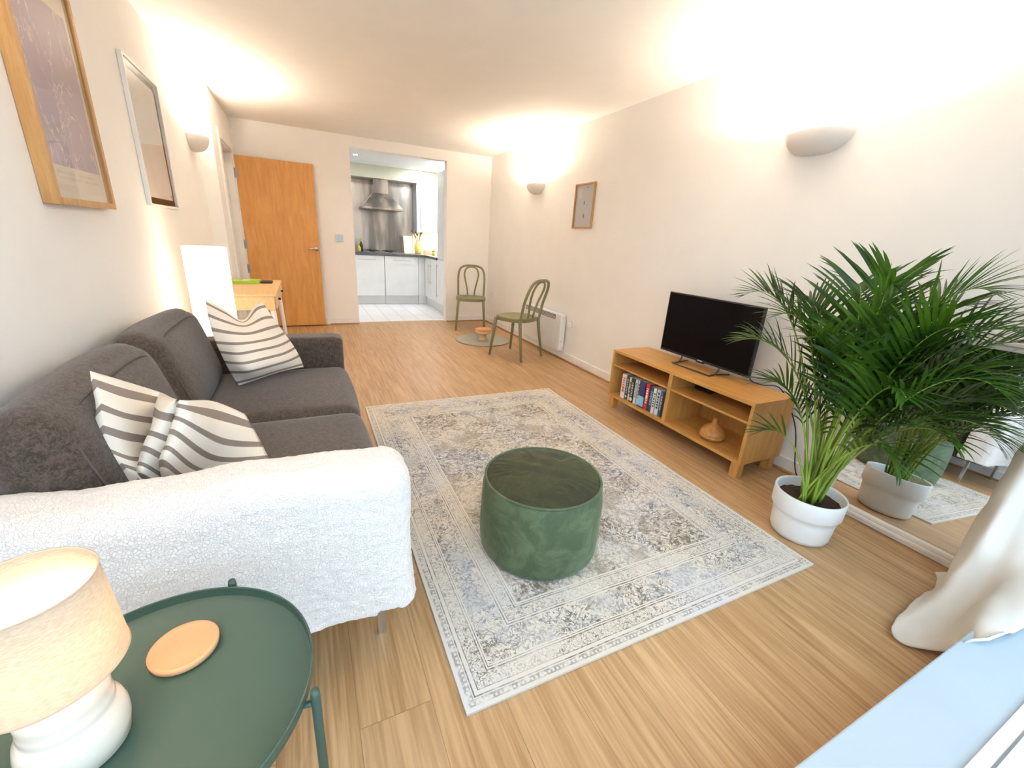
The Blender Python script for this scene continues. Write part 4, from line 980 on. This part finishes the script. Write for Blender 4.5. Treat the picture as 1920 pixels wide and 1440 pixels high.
def frond(base, tip, lift, nl, ll, wl, seed, start=.42, spread=1.0, droop=.35, stalk=.0065):
    rnd = random.Random(seed); b0 = Vector(base); tp = Vector(tip); 
    mid = b0.lerp(tp, .5); mid.z = max(b0.z, tp.z)*.5+.5*max(tp.z, b0.z)*.55 + lift
    c1 = Vector((b0.x+(tp.x-b0.x)*.12, b0.y+(tp.y-b0.y)*.12, b0.z+(max(tp.z, .5)-b0.z)*.55)); c2 = Vector((b0.x+(tp.x-b0.x)*.55, b0.y+(tp.y-b0.y)*.55, tp.z+lift))
    def B(s): return b0*(1-s)**3+c1*3*s*(1-s)**2+c2*3*s*s*(1-s)+tp*s**3
    n = 26; P = [B(k/n) for k in range(n+1)]
    bm = bmesh.new(); tube(bm, P, [stalk*(1-.85*(k/n)) for k in range(n+1)], 7)
    fr = fin('stalk', bm, M_STALK, t, smooth=True)
    bm = bmesh.new()
    for k in range(nl):
        s = start+(1-start)*(k+.5)/nl; p_ = B(s); tan = (B(min(1, s+.01))-B(s-.01)).normalized()
        sidev = tan.cross(Vector((0, 0, 1)))
        if sidev.length < .1: sidev = Vector((1, 0, 0))
        sidev.normalize(); upv = sidev.cross(tan).normalized()
        env = math.sin(PI*min(1, .18+.80*(s-start)/(1-start)))**.6
        for sd in (-1, 1):
            fwd = .55+.75*(s-start)/(1-start)+rnd.uniform(-.12, .12)
            dirv = (sidev*sd*spread + tan*fwd + upv*(.28+rnd.uniform(-.12, .12))).normalized()
            L_ = ll*env*rnd.uniform(.82, 1.1); W_ = wl*rnd.uniform(.8, 1.15)*(.6+.4*env)
            pts = []; q = p_.copy(); dcur = dirv.copy(); m_ = 6
            for z_ in range(m_+1):
                pts.append((q.copy(), dcur.copy())); q += dcur*(L_/m_); dcur = (dcur + Vector((0, 0, -droop*(.25+z_/m_)*.34))).normalized()
            prev = None; nrm = dirv.cross(upv).normalized()
            for z_, (q, dc) in enumerate(pts):
                f_ = z_/m_; wd2 = W_*.5*(math.sin(PI*min(1, f_*.82+.16))**.8 if z_ < m_ else .03)
                acr = dc.cross(upv); acr = acr.normalized() if acr.length > .01 else nrm
                fold = dc.cross(acr).normalized()
                vs_ = [q-acr*wd2, q+fold*wd2*.35*(1 if fold.z < 0 else -1), q+acr*wd2]
                out_ = []
                for c_ in vs_:
                    wx = c_.x+PX; lim = XMAX + .085*min(1, max(0, c_.z))
                    if c_.y+PY > 1.0 : lim = W-.02
                    elif c_.z > 1.0: lim = W-.02
                    if wx > lim: c_.x = lim-PX-.001*rnd.random()
                    if c_.y+PY < .30: c_.y = .30-PY
                    out_.append(bm.verts.new(c_))
                if prev: bm.faces.new((prev[0], prev[1], out_[1], out_[0])); bm.faces.new((prev[1], prev[2], out_[2], out_[1]))
                prev = out_
    me = bpy.data.meshes.new('frond'); bm.to_mesh(me); bm.free()
    link('frond', me, M_LEAF, t, None, True)
tips = [ # world tip, lift, leaflets, leaflet length, width, start, spread, droop
 ((2.70, 1.42, 1.03), .18, 12, .20, .020, .62, .22, .15),
 ((2.55, 1.28, .84), .12, 20, .26, .017, .42, 1, .4), ((2.60, 1.16, .98), .10, 20, .28, .018, .42, 1, .35), ((2.80, 1.20, 1.10), .10, 20, .26, .018, .45, 1, .3),
 ((2.85, 1.02, 1.20), .05, 22, .28, .018, .42, 1, .3), ((2.72, .84, 1.22), .06, 22, .30, .020, .42, 1, .3), ((2.82, .60, 1.22), .10, 24, .30, .020, .40, 1, .3),
 ((2.92, .50, 1.08), .14, 22, .28, .019, .42, 1, .35), ((2.68, .58, 1.02), .10, 24, .30, .021, .40, 1, .35), ((2.76, .46, .84), .16, 22, .28, .020, .45, 1, .4),
 ((2.60, .64, .78), .12, 18, .24, .018, .50, 1, .4), ((2.98, .70, 1.16), .04, 20, .26, .018, .42, 1, .3), ((2.95, 1.12, .96), .08, 18, .24, .017, .45, 1, .3),
 ((2.56, .98, .92), .06, 20, .26, .018, .45, 1, .35), ((2.88, .44, .66), .18, 20, .26, .018, .45, 1, .45), ((2.64, 1.16, .66), .10, 16, .22, .016, .50, 1, .4),
 ((2.60, 1.10, .44), .10, 6, .17, .020, .70, .7, .3), ((2.66, .60, .50), .20, 12, .22, .018, .55, .9, .6), ((2.97, .90, 1.00), .02, 20, .24, .018, .4, 1, .3),
 ((2.96, .55, .86), .10, 20, .26, .018, .42, 1, .4), ((2.88, .84, 1.06), .05, 22, .28, .019, .4, 1, .3), ((2.64, .76, .98), .06, 22, .28, .019, .42, 1, .35),
 ((2.74, .98, .86), .05, 18, .26, .018, .45, 1, .4), ((2.86, .66, .92), .05, 20, .28, .019, .42, 1, .4), ((2.78, .52, .62), .14, 16, .24, .018, .5, 1, .5), ((2.92, .64, .70), .10, 18, .24, .018, .45, 1, .5),
 ((2.94, .44, .98), .12, 22, .28, .018, .42, 1, .4), ((2.98, .46, .74), .14, 20, .26, .018, .42, 1, .5), ((2.70, .98, .62), .05, 14, .20, .016, .5, 1, .5), ((2.84, .78, .66), .08, 16, .22, .016, .5, 1, .5)]
rb = random.Random(11)
for k, (tp, lift, nl, ll, wl, st, spd, dr_) in enumerate(tips):
    a = rb.uniform(0, 6.28); r_ = rb.uniform(.005, .055)
    frond((r_*math.cos(a), r_*math.sin(a), .176), (tp[0]-PX, tp[1]-PY, tp[2]-(.07 if tp[2] > 1.04 and k else 0)), lift, int(nl*1.1), ll, wl*.80, 100+k, st-.06, spd, dr_)
for k in range(12):
    a = rb.uniform(0, 6.28); r_ = rb.uniform(.01, .06); h_ = rb.uniform(.18, .42)
    bm = bmesh.new(); tube(bm, [(r_*math.cos(a), r_*math.sin(a), .176), (r_*1.5*math.cos(a), r_*1.5*math.sin(a), .176+h_*.6), (r_*2.2*math.cos(a), r_*2.2*math.sin(a), .176+h_)], [.0055, .005, .002], 7); fin('stalk', bm, M_STALK, t, smooth=True)
